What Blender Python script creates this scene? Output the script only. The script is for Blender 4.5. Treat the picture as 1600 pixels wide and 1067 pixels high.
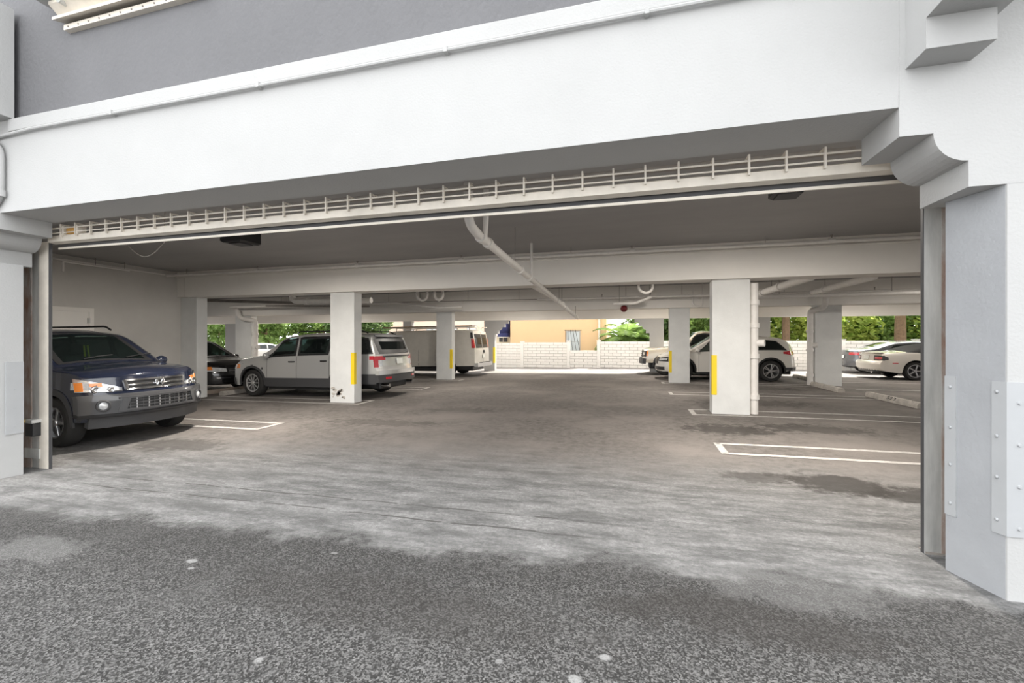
import bpy, bmesh, math, random
from mathutils import Vector, Matrix, Euler
random.seed(7)
for o in list(bpy.data.objects): bpy.data.objects.remove(o)
SC = bpy.context.scene
COL = SC.collection
# ------------------------------------------------------------------ camera, sky, sun, exposure
CAMZ = 1.5
TH = math.radians(15.3)
cam = bpy.data.cameras.new('camera'); camo = bpy.data.objects.new('camera', cam); COL.objects.link(camo)
cam.sensor_width = 36.0; cam.lens = 36.0*685/1600; cam.shift_y = -1.5/1600; cam.clip_end = 300
camo.location = (0, 0, CAMZ); camo.rotation_euler = (math.pi/2, 0, TH)
SC.camera = camo
W = bpy.data.worlds.new('sky'); SC.world = W; W.use_nodes = True
bg = W.node_tree.nodes['Background']; bg.inputs[0].default_value = (0.97, 0.985, 1.0, 1); bg.inputs[1].default_value = 2.1
sl = bpy.data.lights.new('sun', 'SUN'); sl.energy = 10.0; sl.angle = math.radians(1.5); sl.color = (1, .95, .86)
so = bpy.data.objects.new('sun', sl); COL.objects.link(so); so.location = (10, 30, 40)
so.rotation_euler = Vector((-.25, -.75, -1.0)).to_track_quat('-Z', 'Y').to_euler()
vs = SC.view_settings; vs.view_transform = 'Standard'; vs.look = 'None'; vs.gamma = 1; vs.use_curve_mapping = False; vs.exposure = 0.72

# ------------------------------------------------------------------ materials
def nt(m): return m.node_tree.nodes, m.node_tree.links
def mat(name, col, rough=.6, metal=0, coat=0, var=0, vscale=3, bump=0, bscale=40, spec=.5, stretch=(1,1,1), col2=None, emit=0):
    m = bpy.data.materials.new(name); m.use_nodes = True
    N, Lk = nt(m); p = N['Principled BSDF']
    p.inputs['Base Color'].default_value = (*col, 1); p.inputs['Roughness'].default_value = rough
    p.inputs['Metallic'].default_value = metal; p.inputs['Coat Weight'].default_value = coat
    p.inputs['Coat Roughness'].default_value = .04; p.inputs['Specular IOR Level'].default_value = spec
    if emit:
        p.inputs['Emission Color'].default_value = (*col, 1); p.inputs['Emission Strength'].default_value = emit
    if var or bump or col2:
        g = N.new('ShaderNodeNewGeometry'); mp = N.new('ShaderNodeMapping'); mp.inputs['Scale'].default_value = stretch
        Lk.new(g.outputs['Position'], mp.inputs['Vector'])
    if var or col2:
        n = N.new('ShaderNodeTexNoise'); n.inputs['Scale'].default_value = vscale; n.inputs['Detail'].default_value = 7; n.inputs['Roughness'].default_value = .65
        Lk.new(mp.outputs[0], n.inputs['Vector'])
        r = N.new('ShaderNodeValToRGB'); r.color_ramp.elements[0].position = .32; r.color_ramp.elements[1].position = .68
        c2 = col2 or tuple(max(0, c*(1-var)) for c in col)
        r.color_ramp.elements[0].color = (*c2, 1); r.color_ramp.elements[1].color = (*col, 1)
        Lk.new(n.outputs['Fac'], r.inputs['Fac']); Lk.new(r.outputs[0], p.inputs['Base Color'])
    if bump:
        n2 = N.new('ShaderNodeTexNoise'); n2.inputs['Scale'].default_value = bscale; n2.inputs['Detail'].default_value = 4
        Lk.new(mp.outputs[0], n2.inputs['Vector'])
        b = N.new('ShaderNodeBump'); b.inputs['Strength'].default_value = bump; b.inputs['Distance'].default_value = .01
        Lk.new(n2.outputs['Fac'], b.inputs['Height']); Lk.new(b.outputs[0], p.inputs['Normal'])
    return m
def glass(name, tint, tr):
    m = bpy.data.materials.new(name); m.use_nodes = True
    N, Lk = nt(m); N.remove(N['Principled BSDF']); out = N['Material Output']
    t = N.new('ShaderNodeBsdfTransparent'); t.inputs[0].default_value = (*tint, 1)
    d = N.new('ShaderNodeBsdfPrincipled'); d.inputs['Base Color'].default_value = (.012, .016, .016, 1); d.inputs['Roughness'].default_value = .03
    mx = N.new('ShaderNodeMixShader'); mx.inputs[0].default_value = tr
    Lk.new(d.outputs[0], mx.inputs[1]); Lk.new(t.outputs[0], mx.inputs[2]); Lk.new(mx.outputs[0], out.inputs[0])
    return m
M = {}
M['white'] = mat('white_stucco', (.44, .44, .435), .8, var=.05, vscale=1.5, bump=.25, bscale=60)
M['grey_wall'] = mat('grey_stucco', (.155, .155, .162), .85, var=.10, vscale=2.0, bump=.9, bscale=28, stretch=(1,1,.6))
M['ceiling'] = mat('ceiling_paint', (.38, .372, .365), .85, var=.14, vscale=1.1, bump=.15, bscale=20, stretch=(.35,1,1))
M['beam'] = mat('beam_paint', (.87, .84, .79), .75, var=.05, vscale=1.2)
M['column'] = mat('column_paint', (.76, .765, .75), .8, var=.10, vscale=2.2, bump=.2, bscale=35)
M['wall'] = mat('garage_wall_paint', (.64, .615, .575), .8, var=.10, vscale=1.0, bump=.1, bscale=25)
M['jamb'] = mat('jamb_grey', (.36, .37, .385), .75, var=.10, vscale=3, bump=.3, bscale=45)
M['guard'] = mat('guard_paint', (.40, .41, .42), .6, var=.06, vscale=6)
M['pipe'] = mat('painted_pipe', (.84, .81, .77), .45, var=.10, vscale=8)
M['pipe_dark'] = mat('old_pipe', (.34, .31, .28), .6, var=.3, vscale=6)
M['rail'] = mat('gate_rail_paint', (.78, .72, .63), .45, var=.18, vscale=5)
M['galv'] = mat('galvanised', (.62, .62, .60), .45, .35, var=.35, vscale=9, stretch=(1,1,.15))
M['rust'] = mat('rust', (.22, .12, .08), .9, col2=(.40, .38, .36), vscale=7, bump=.4, bscale=50, stretch=(1,1,.4))
M['yellow'] = mat('yellow_paint', (.90, .66, .02), .55, var=.06, vscale=9)
M['line'] = mat('line_paint', (.62, .60, .57), .8, col2=(.36, .34, .32), vscale=14)
M['stop'] = mat('wheel_stop_concrete', (.58, .54, .49), .9, var=.35, vscale=7, bump=.3)
M['curb'] = mat('brown_curb', (.36, .30, .25), .9, var=.3, vscale=7)
M['blackplastic'] = mat('black_plastic', (.02, .02, .021), .45)
M['greyplastic'] = mat('grey_plastic', (.055, .055, .058), .55)
M['chrome'] = mat('chrome', (.75, .76, .78), .12, 1)
M['alloy'] = mat('alloy', (.62, .62, .63), .28, .9)
M['tyre'] = mat('tyre_rubber', (.025, .024, .023), .8, bump=.1)
M['lens_white'] = mat('headlight_lens', (.80, .82, .84), .1, .1, coat=1, var=.45, vscale=16)
M['lens_amber'] = mat('amber_lens', (.85, .25, .03), .15, coat=1)
M['lens_red'] = mat('red_lens', (.50, .015, .03), .15, coat=1)
M['plate'] = mat('number_plate', (.75, .76, .72), .4)
M['seat'] = mat('seat_cloth', (.05, .05, .048), .9)
M['navy'] = mat('navy_paint', (.010, .014, .030), .2, .0, coat=1)
M['bumper_grey'] = mat('charcoal_bumper', (.055, .055, .058), .3, coat=.7)
M['silver'] = mat('silver_paint', (.56, .56, .55), .3, .45, coat=1)
M['black'] = mat('black_paint', (.006, .006, .007), .2, coat=1)
M['vanwhite'] = mat('van_white', (.66, .63, .57), .4, coat=.4, var=.12, vscale=4)
M['cream'] = mat('cream_white_paint', (.74, .71, .66), .25, coat=1)
M['tan'] = mat('tan_paint', (.60, .53, .42), .3, .2, coat=1)
M['mustang'] = mat('warm_white_paint', (.74, .70, .64), .25, coat=1)
M['grey_paint'] = mat('dark_grey_paint', (.10, .105, .115), .25, .4, coat=1)
M['softtop'] = mat('black_fabric_roof', (.03, .03, .03), .9)
M['gl_wind'] = glass('windscreen_glass', (.62, .78, .74), .6)
M['gl_side'] = glass('side_glass', (.5, .55, .53), .5)
M['gl_dark'] = glass('privacy_glass', (.25, .25, .25), .25)
M['mortar'] = mat('block_joint', (.42, .41, .39), .9)
M['fence'] = mat('white_block', (.80, .78, .75), .85, var=.06, vscale=5, bump=.4, bscale=30)
M['orange'] = mat('peach_stucco', (.72, .50, .29), .85, var=.05, vscale=1.5)
M['pink'] = mat('pale_pink_stucco', (.78, .60, .48), .85, var=.05)
M['creamwall'] = mat('cream_stucco', (.78, .70, .52), .85)
M['awning'] = mat('navy_awning', (.02, .025, .10), .8)
M['winglass'] = mat('house_window', (.55, .60, .62), .15)
M['iron'] = mat('iron_bars', (.06, .055, .05), .6)
M['bark'] = mat('bark', (.20, .13, .085), .95, var=.4, vscale=9, bump=.6)
M['orange_box'] = mat('orange_bumper', (.50, .27, .06), .7)
M['brass'] = mat('brass', (.55, .42, .18), .4, .8)
M['bell'] = mat('maroon_bell', (.20, .02, .025), .4)
M['wood'] = mat('ladder_wood', (.42, .30, .18), .8, var=.2)
def leafmat(name, c1, c2):
    m = mat(name, c1, .55, col2=c2, vscale=2.2)
    N, Lk = nt(m); p = N['Principled BSDF']; tr = N.new('ShaderNodeBsdfTranslucent'); mx = N.new('ShaderNodeMixShader'); mx.inputs[0].default_value = .5
    src = p.inputs['Base Color'].links[0].from_socket; Lk.new(src, tr.inputs[0])
    Lk.new(p.outputs[0], mx.inputs[1]); Lk.new(tr.outputs[0], mx.inputs[2]); Lk.new(mx.outputs[0], N['Material Output'].inputs[0]); return m
M['leaf'] = leafmat('leaf_green', (.30, .42, .12), (.09, .17, .04))
M['leaf_y'] = leafmat('leaf_yellow_green', (.58, .62, .17), (.20, .32, .06))
M['leaf_d'] = leafmat('leaf_dark', (.17, .26, .09), (.05, .10, .03))

# ------------------------------------------------------------------ mesh helpers
def obj(name, me, m=None, parent=None, smooth=False):
    if isinstance(me, bmesh.types.BMesh):
        bm = me; me = bpy.data.meshes.new(name); bm.to_mesh(me); bm.free()
    if m is not None and len(me.materials) == 0: me.materials.append(M[m] if isinstance(m, str) else m)
    if smooth:
        me.shade_smooth(); me.set_sharp_from_angle(angle=math.radians(38))
    o = bpy.data.objects.new(name, me); COL.objects.link(o)
    if parent: o.parent = parent
    return o
def tag(o, label=None, cat=None, group=None, kind=None):
    if label: o['label'] = label
    if cat: o['category'] = cat
    if group: o['group'] = group
    if kind: o['kind'] = kind
    return o
def thing(name, label, cat, loc=(0,0,0), rot=(0,0,0), group=None):
    o = bpy.data.objects.new(name, None); COL.objects.link(o); o.empty_display_size = .1
    o.location = loc; o.rotation_euler = rot
    return tag(o, label, cat, group)
def pmesh(name, V, F):
    me = bpy.data.meshes.new(name); me.from_pydata(V, [], F); me.update(); return me
def box(bm, x0, x1, y0, y1, z0, z1, bev=0):
    r = bmesh.ops.create_cube(bm, size=1); vs_ = r['verts']
    for v in vs_:
        v.co = Vector(((x0+x1)/2+v.co.x*(x1-x0), (y0+y1)/2+v.co.y*(y1-y0), (z0+z1)/2+v.co.z*(z1-z0)))
    if bev:
        es = list({e for v in vs_ for e in v.link_edges})
        bmesh.ops.bevel(bm, geom=es, offset=bev, segments=2, affect='EDGES', profile=.5)
    return bm
def B(x0, x1, y0, y1, z0, z1, bev=0): return box(bmesh.new(), x0, x1, y0, y1, z0, z1, bev)
def prism(pts, a0, a1, axis='y', bm=None):
    bm = bm or bmesh.new()
    f = {'y': lambda p, a: (p[0], a, p[1]), 'z': lambda p, a: (p[0], p[1], a), 'x': lambda p, a: (a, p[0], p[1])}[axis]
    v0 = [bm.verts.new(f(p, a0)) for p in pts]; v1 = [bm.verts.new(f(p, a1)) for p in pts]; n = len(pts)
    bm.faces.new(v0); bm.faces.new(v1[::-1])
    for i in range(n): bm.faces.new((v0[i], v1[i], v1[(i+1)%n], v0[(i+1)%n]))
    bmesh.ops.recalc_face_normals(bm, faces=bm.faces[:]); return bm
def tube(pts, r, n=10, bm=None, closed=False):
    bm = bm or bmesh.new(); pts = [Vector(p) for p in pts]; rings = []; ref = None
    L = len(pts)
    for i, p in enumerate(pts):
        if closed: d = (pts[(i+1)%L]-pts[i-1]).normalized()
        else: d = ((pts[min(i+1, L-1)]-pts[i]).normalized()+(pts[i]-pts[max(i-1, 0)]).normalized()).normalized()
        if ref is None: ref = d.orthogonal().normalized()
        ref = (ref-d*ref.dot(d)).normalized(); b = d.cross(ref)
        rr = r[i] if isinstance(r, (list, tuple)) else r
        rings.append([bm.verts.new(p+(ref*math.cos(2*math.pi*k/n)+b*math.sin(2*math.pi*k/n))*rr) for k in range(n)])
    m = L if closed else L-1
    for i in range(m):
        a, c = rings[i], rings[(i+1)%L]
        for k in range(n): bm.faces.new((a[k], a[(k+1)%n], c[(k+1)%n], c[k]))
    if not closed: bm.faces.new(rings[0][::-1]); bm.faces.new(rings[-1])
    bmesh.ops.recalc_face_normals(bm, faces=bm.faces[:]); return bm
def bend(pts, rad=.12, seg=5):
    """polyline with its corners rounded"""
    pts = [Vector(p) for p in pts]; out = [pts[0]]
    for i in range(1, len(pts)-1):
        a, p, c = pts[i-1], pts[i], pts[i+1]; q = min(rad, (a-p).length*.45, (c-p).length*.45)
        s, e = p+(a-p).normalized()*q, p+(c-p).normalized()*q
        for k in range(seg+1):
            t = k/seg; out.append(s*(1-t)**2+p*2*t*(1-t)+e*t*t)
    return out+[pts[-1]]
def lathe(prof, n=24, axis='y', bm=None, loc=(0,0,0), cap=True):
    """prof = [(radius, along)] closed outline or open"""
    bm = bm or bmesh.new(); rows = []
    for r, a in prof:
        row = []
        for k in range(n):
            c, s = r*math.cos(2*math.pi*k/n), r*math.sin(2*math.pi*k/n)
            v = (c, a, s) if axis == 'y' else ((c, s, a) if axis == 'z' else (a, c, s))
            row.append(bm.verts.new(Vector(v)+Vector(loc)))
        rows.append(row)
    for i in range(len(rows)-1):
        for k in range(n): bm.faces.new((rows[i][k], rows[i][(k+1)%n], rows[i+1][(k+1)%n], rows[i+1][k]))
    for row in (rows[0], rows[-1]) if cap else ():
        if (row[0].co-row[n//2].co).length > 1e-4: bm.faces.new(row)
    bmesh.ops.recalc_face_normals(bm, faces=bm.faces[:]); return bm
def cl(v, a, b): return max(a, min(b, v))
def gz(x, y): return .0115*(cl(x, -12, 3)-2)+.01*(cl(y, 1, 9.4)-3.5)
def gtilt(x, y, rz):
    nx = .0115 if -12 < x < 3 else 0; ny = .01 if 1 < y < 9.4 else 0
    n = Vector((-nx, -ny, 1)).normalized()
    return (Vector((0,0,1)).rotation_difference(n).to_matrix() @ Matrix.Rotation(rz, 3, 'Z')).to_euler()
# ------------------------------------------------------------------ the setting: ground
def ground_mat():
    m = bpy.data.materials.new('asphalt'); m.use_nodes = True; N, Lk = nt(m); p = N['Principled BSDF']
    g = N.new('ShaderNodeNewGeometry'); sp = N.new('ShaderNodeSeparateXYZ'); Lk.new(g.outputs['Position'], sp.inputs[0])
    def noise(sc, det=6, rough=.6, vec=None):
        n = N.new('ShaderNodeTexNoise'); n.inputs['Scale'].default_value = sc; n.inputs['Detail'].default_value = det; n.inputs['Roughness'].default_value = rough
        Lk.new(vec or g.outputs['Position'], n.inputs['Vector']); return n.outputs['Fac']
    def math_(op, a, b=None, c=None):
        n = N.new('ShaderNodeMath'); n.operation = op
        for i, v in enumerate((a, b, c)):
            if v is None: continue
            if isinstance(v, (int, float)): n.inputs[i].default_value = v
            else: Lk.new(v, n.inputs[i])
        return n.outputs[0]
    def ss(v, a, b):
        n = N.new('ShaderNodeMapRange'); n.interpolation_type = 'SMOOTHSTEP'; n.inputs['From Min'].default_value = a; n.inputs['From Max'].default_value = b
        Lk.new(v, n.inputs['Value']); return n.outputs[0]
    def mix(f, a, b, mode='MIX'):
        n = N.new('ShaderNodeMix'); n.data_type = 'RGBA'; n.blend_type = mode
        if isinstance(f, (int, float)): n.inputs[0].default_value = f
        else: Lk.new(f, n.inputs[0])
        for i, v in ((6, a), (7, b)):
            if isinstance(v, tuple): n.inputs[i].default_value = (*v, 1)
            else: Lk.new(v, n.inputs[i])
        return n.outputs[2]
    x, y = sp.outputs[0], sp.outputs[1]
    nb = noise(.9, 8, .7); nf = noise(9, 8, .7); nfine = noise(60, 3, .7)
    yy = math_('ADD', y, math_('MULTIPLY', math_('SUBTRACT', nb, .5), 1.1))
    yy = math_('ADD', yy, math_('MULTIPLY', math_('SUBTRACT', nf, .5), .45))
    yy = math_('ADD', yy, math_('MULTIPLY', math_('MINIMUM', x, 1.0), -.06))
    # worn brown-grey bay paving, dusty pale apron by the gate line, coarse dark tarmac outside
    bay = mix(ss(nf, .3, .7), (.110, .099, .091), (.19, .174, .162))
    bay = mix(ss(noise(.45, 5), .42, .68), bay, (.225, .203, .188))
    mpA = N.new('ShaderNodeMapping'); mpA.inputs['Scale'].default_value = (.45, 1.6, 1); Lk.new(g.outputs['Position'], mpA.inputs['Vector'])
    apron = mix(ss(noise(3.2, 12, .8, mpA.outputs[0]), .36, .66), (.13, .129, .128), (.33, .328, .325))
    apron = mix(ss(noise(28, 6, .8), .35, .7), mix(.45, apron, (.06, .06, .06)), apron)
    vor = N.new('ShaderNodeTexVoronoi'); vor.inputs['Scale'].default_value = 120; Lk.new(g.outputs['Position'], vor.inputs['Vector'])
    spk = N.new('ShaderNodeSeparateColor'); Lk.new(vor.outputs['Color'], spk.inputs[0])
    tar = mix(ss(spk.outputs[0], .2, 1.0), (.030, .029, .028), (.25, .246, .242))
    tar = mix(ss(noise(22, 6, .8), .35, .7), mix(.5, tar, (.04, .04, .04)), tar)
    tar = mix(ss(noise(1.6, 6), .5, .75), tar, mix(.4, tar, (.14, .138, .135)))
    tar = mix(ss(math_('ADD', yy, 0), 1.9, 2.95), tar, mix(.45, tar, (.03, .029, .028)))   # darker worn edge band
    c = mix(ss(yy, 2.95, 3.2), tar, apron)
    c = mix(ss(yy, 4.3, 6.6), c, bay)
    blot = ss(noise(2.1, 2, .4), .80, .82); far = ss(y, 1.0, 2.9)
    c = mix(math_('MULTIPLY', blot, math_('SUBTRACT', 1.0, far)), c, (.34, .34, .335))
    # oil stains with their own places
    def stain(c, cx, cy, rx, ry, amt, col):
        dx = math_('DIVIDE', math_('SUBTRACT', x, cx), rx); dy = math_('DIVIDE', math_('SUBTRACT', y, cy), ry)
        d = math_('SQRT', math_('ADD', math_('MULTIPLY', dx, dx), math_('MULTIPLY', dy, dy)))
        d = math_('ADD', d, math_('MULTIPLY', math_('SUBTRACT', noise(4.5, 6, .7), .5), 2.2))
        return mix(math_('MULTIPLY', ss(d, 1.1, .55), amt), c, col)
    for s in ((2.05, 5.25, .55, .38, .85), (1.3, 5.3, .45, .22, .6), (2.7, 5.0, .5, .3, .8), (1.5, 7.9, .8, .45, .75), (2.9, 8.2, 1.0, .4, .6),
              (-8.9, 7.9, .5, .16, .8), (-6.6, 5.1, .9, .4, .55), (-4.5, 7.3, 1.2, .35, .4), (-3.6, 8.9, .9, .35, .35), (2.6, 11.2, 1.4, .7, .5), (-7.0, 4.3, .8, .25, .5),
              (-1.5, 2.3, 1.3, .3, .35), (.6, 2.65, .8, .25, .5), (3.4, 14.6, 1.5, .6, .5)):
        c = stain(c, *s, (.035, .031, .028))
    for s in ((-3.02, 2.41, .055, .032, .75), (-2.93, 2.33, .03, .018, .7), (-1.76, 1.74, .026, .03, .75), (-.13, 2.17, .03, .022, .75), (-.25, 2.0, .036, .03, .75), (-.62, 2.02, .02, .02, .5), (-2.1, 2.75, .025, .015, .5)):
        c = stain(c, *s, (.36, .36, .355))
    for s in ((-4.4, 2.25, .55, .22, .40), (.95, 3.0, .5, .25, .3)): c = stain(c, *s, (.23, .228, .225))
    # two saw-cut grooves of the gate line
    wob = math_('MULTIPLY', math_('SUBTRACT', noise(1.2, 3), .5), .12)
    for yc in (3.44, 3.72):
        d = math_('ABSOLUTE', math_('SUBTRACT', math_('ADD', y, wob), yc))
        inx = math_('MULTIPLY', ss(x, -6.0, -5.4), ss(x, .2, -.8))
        c = mix(math_('MULTIPLY', math_('MULTIPLY', ss(d, .017, .006), inx), math_('MULTIPLY', ss(noise(5, 3), .35, .5), .8)), c, (.06, .058, .055))
    c = mix(math_('MULTIPLY', ss(nfine, .5, .75), .35), c, (.07, .066, .062))
    Lk.new(c, p.inputs['Base Color']); p.inputs['Roughness'].default_value = .88; p.inputs['Specular IOR Level'].default_value = .3
    b = N.new('ShaderNodeBump'); b.inputs['Distance'].default_value = .008; b.inputs['Strength'].default_value = .6
    hgt = math_('ADD', math_('MULTIPLY', vor.outputs['Distance'], math_('SUBTRACT', 1.1, ss(yy, 2.8, 3.6))), math_('MULTIPLY', nfine, .5))
    Lk.new(hgt, b.inputs['Height']); Lk.new(b.outputs[0], p.inputs['Normal'])
    return m
gx, gy = (-70, -12, 3, 60), (-15, 1, 9.4, 80)
V = [(x, y, gz(x, y)) for y in gy for x in gx]
F = [(j*4+i, j*4+i+1, j*4+i+5, j*4+i+4) for j in range(3) for i in range(3)]
tag(obj('floor', pmesh('floor', V, F), ground_mat()), 'grey asphalt driveway running into the brown stained garage floor', kind='structure')
# ------------------------------------------------------------------ building shell
YF, YB = 3.2, 3.65                 # street face and rear face of the front beam
Y1, Y2, Y3 = 9.4, 16.0, 21.4       # front faces of the inner column rows and of the rear front
TOP = 10.5
def st(name, bm, m, parent=None, label=None, smooth=False):
    o = obj(name, bm, m, parent, smooth)
    if not parent: tag(o, label, kind='structure')
    return o
st('wall_front', B(-9.5, 1.57, YF, YB, 2.92, 3.93), 'white', label='white stucco beam spanning the garage entrance')
st('wall_front_upper', B(-9.5, 1.60, YF+.05, YB, 3.93, TOP), 'grey_wall', label='grey stucco wall of the storey above the entrance')
st('trim_1', B(-6.60, 1.57, YF-.025, YF, 3.79, 3.925, .008), 'white', label='white ledge between grey wall and white beam')
def bracket_outline(s, x0, xs, zs):
    """stepped corbel outline: block, cove, block"""
    x1, x2, x3 = xs
    pts = [(x0, zs[0]), (x0, zs[1]), (x1, zs[1])]
    for k in range(1, 9):
        a = k/8*math.pi/2
        pts.append((x1+(x2-x1)*(1-math.cos(a)), zs[1]+(zs[2]-zs[1])*math.sin(a)))
    # quarter curve bulging down
    pts += [(x2, zs[3]), (x3, zs[3])]
    return pts
ro = bracket_outline(1, 1.57, (1.74, 1.91, 2.09), (2.92, 2.74, 2.56, 2.405))
bm = prism(ro+[(7, 2.405), (7, TOP), (1.57, TOP)], YF-.004, YB)
prism([(2.09, YF-.004), (7, YF-.004), (7, YB-.13), (1.985, YB-.13)], -.3, 2.406, 'z', bm)
pr = st('wall_front_right', bm, 'white', label='white stucco pier with stepped bracket right of the entrance')
# greyer skin on the splayed reveal
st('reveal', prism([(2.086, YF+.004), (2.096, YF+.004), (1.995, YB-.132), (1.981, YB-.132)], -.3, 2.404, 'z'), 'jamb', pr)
lo = bracket_outline(-1, -6.77, (-6.95, -7.13, -7.3), (2.92, 2.74, 2.57, 2.40))
bm = prism(lo+[(-9.6, 2.40), (-9.6, 2.92)], YF-.004, YB)
prism([(-7.10, YF-.004), (-9.6, YF-.004), (-9.6, YB-.13), (-7.03, YB-.13)], -.4, 2.401, 'z', bm)
pl_ = st('wall_front_left', bm, 'white', label='white stucco pier with stepped bracket left of the entrance')
# corbels above
bm = B(1.60, 1.92, 3.0, YF, 3.145, 3.32); box(bm, 1.60, 1.97, 2.62, YF, 3.32, 3.75); box(bm, 1.60, 2.6, 2.3, YF, 3.75, TOP)
st('trim_2', bm, 'white', label='white stepped corbel on the pier right of the entrance')
st('trim_3', B(-8.5, -6.54, 2.45, YF, 3.93, 5.13), 'white', label='white projecting block at upper left of the facade')
# slab, walls; unseen roof and upper walls made tall to block the sun
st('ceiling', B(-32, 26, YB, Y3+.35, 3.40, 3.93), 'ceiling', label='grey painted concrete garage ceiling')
st('wall_rear_upper', B(-32, 26, Y3+.05, Y3+.35, 3.9, TOP), 'white')
st('roof', B(-32, 26, YF, Y3+.4, TOP, TOP+.3), 'white')
st('wall_far_side_left', B(-32, -31.7, YB, Y3, 3.9, TOP), 'white'); st('wall_far_side_right', B(25.7, 26, YB, Y3, 3.9, TOP), 'white')
st('wall_front_outer_left', B(-32, -9.5, YF, YB, -.4, TOP), 'white'); st('wall_front_outer_right', B(7, 26, YF, YB, -.4, TOP), 'white')
lw = st('wall_left', B(-12.5, -12.2, YB, Y1+.3, -.4, 3.40), 'wall', label='grey beige side wall behind the dark blue car')
# inner beams
def beam(name, x0, x1, y0, z0, dep, label):
    return st(name, B(x0, x1, y0, y0+dep, z0, 3.40), 'beam', label=label)
b1 = beam('beam', -12.25, 14, Y1-.10, 2.70, .50, 'warm white ceiling beam over the nearest columns')
st('drop_edge', B(-12.25, 14, Y1-.135, Y1-.10, 3.235, 3.262), 'beam', b1)
st('seam', B(-11.93, -11.925, Y1-.103, Y1-.10, 2.70, 3.26), 'wall', b1); 
beam('beam', -32, 25, Y2-.10, 2.62, .50, 'warm white ceiling beam over the middle columns')
beam('beam', -32, 25, Y3, 2.53, .35, 'white rear beam above the low white block wall')
# door in the left wall
dr = st('door_1', B(-12.2, -12.155, 6.42, 7.22, -.12, 2.16), 'beam', label='cream door in the side wall behind the dark blue car')
bm = B(-12.2, -12.13, 7.22, 7.31, -.12, 2.25); box(bm, -12.2, -12.13, 6.33, 6.42, -.12, 2.25); box(bm, -12.2, -12.13, 6.42, 7.22, 2.16, 2.25)
st('door_frame', bm, 'beam', dr)
for z in (.3, 1.05, 1.9): st('hinge', B(-12.155, -12.12, 7.19, 7.23, z, z+.12), 'galv', dr)
# ------------------------------------------------------------------ columns
def angle_guard(parent, x, y, sx, z0, z1, leg=.085, t=.008):
    """yellow L guard on the corner (x, y): one leg on the front face, one on the side face; sx = outward side"""
    pts = [(x+sx*t, y-t), (x-sx*leg, y-t), (x-sx*leg, y), (x, y), (x, y+leg), (x+sx*t, y+leg)]
    o = obj('corner_guard', prism(pts, z0, z1, 'z'), 'yellow', parent); o['label'] = 'yellow steel corner guard'
def column(x0, x1, y, ztop, label, guard=None, depth=.32):
    t = thing('column', label, 'column', ((x0+x1)/2, y+depth/2, gz((x0+x1)/2, y)), group='garage columns')
    bm = B(x0, x1, y, y+depth, gz(x0, y)-.1, ztop, .012)
    bmesh.ops.translate(bm, verts=bm.verts, vec=-t.location)
    obj('shaft', bm, 'column', t)
    if guard:
        sx, z0, z1 = guard; ox, oy = (x1 if sx > 0 else x0)-t.location.x, y-t.location.y
        angle_guard(t, ox, oy, sx, z0-t.location.z, z1-t.location.z)
    return t
column(-7.30, -6.61, Y1, 2.70, 'white column in front of the silver car, scuffed at its foot', (1, .42, 1.2))
sc = random.Random(5); cc = [o for o in COL.objects if o.name == 'column'][0]
for k in range(16):
    ang = [sc.uniform(.6, 1.25) for _ in range(9)]; s_ = sc.uniform(.012, .045); px_, pz_ = sc.uniform(-.28, .08), sc.uniform(.10, .36)
    o = obj('paint_chip', prism([(s_*1.5*ang[i]*math.cos(i*.698), s_*ang[i]*math.sin(i*.698)) for i in range(9)], -.162, -.1595), 'stop', cc); o.location = (px_, 0, pz_)
column(1.53, 2.21, Y1, 2.70, 'large white column at right with a yellow guard and white drainpipe', (-1, .43, 1.21))
column(-12.2, -11.62, Y1, 2.70, 'white column at the end of the side wall behind the dark blue car')
column(-7.73*.976+.05, -7.05*.976+.05, Y2, 2.62, 'grey column standing beside the white van, yellow guard on its edge', (1, .40, 1.15))
column(1.24, 1.90, Y2, 2.62, 'grey column in front of the tan pickup and white car', (-1, .40, 1.15))
column(5.62, 6.36, Y2, 2.62, 'dark grey column between white car and grey sedan with elbow drainpipe')
column(-17.5, -16.6, Y2, 2.62, 'beige column with drainpipe behind the black car')
def rear_col(x0, x1, sl, sr, label):
    """rear front column; stepped corbel at its head to the left / right"""
    t = thing('rear_column', label, 'column', ((x0+x1)/2, Y3+.17, gz((x0+x1)/2, Y3)), group='rear columns')
    right = [(x1, 1.85), (x1+.16, 1.85), (x1+.16, 2.02)]+[(x1+.16+.17*math.sin(k/6*math.pi/2), 2.02+.17*(1-math.cos(k/6*math.pi/2))) for k in range(1, 7)]+[(x1+.5, 2.19), (x1+.5, 2.37), (x1+.68, 2.37), (x1+.68, 2.53)] if sr else [(x1, 2.53)]
    left = [(x0-.68, 2.53), (x0-.68, 2.37), (x0-.5, 2.37), (x0-.5, 2.19), (x0-.33, 2.19)]+[(x0-.16-.17*math.cos(k/6*math.pi/2), 2.19-.17*math.sin(k/6*math.pi/2)) for k in range(1, 7)][:5]+[(x0-.16, 2.02), (x0-.16, 1.85), (x0, 1.85)] if sl else [(x0, 2.53)]
    o = [(x0, -.3), (x1, -.3)]+right+left
    bm = prism(o, Y3+.02, Y3+.34); bmesh.ops.translate(bm, verts=bm.verts, vec=-t.location)
    obj('shaft', bm, 'white', t); return t
rc = rear_col(-7.35, -6.78, False, True, 'white rear column with stepped bracket right behind the van')
angle_guard(rc, -6.78-rc.location.x, Y3+.02-rc.location.y, 1, .4, 1.2)
rear_col(.80, 1.42, True, False, 'white rear column with stepped bracket behind the tan pickup')
rear_col(5.2, 5.82, False, False, 'white rear column behind the white car, left of the tree')
rear_col(-12.0, -11.5, False, False, 'white rear column between silver car and van')
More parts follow.
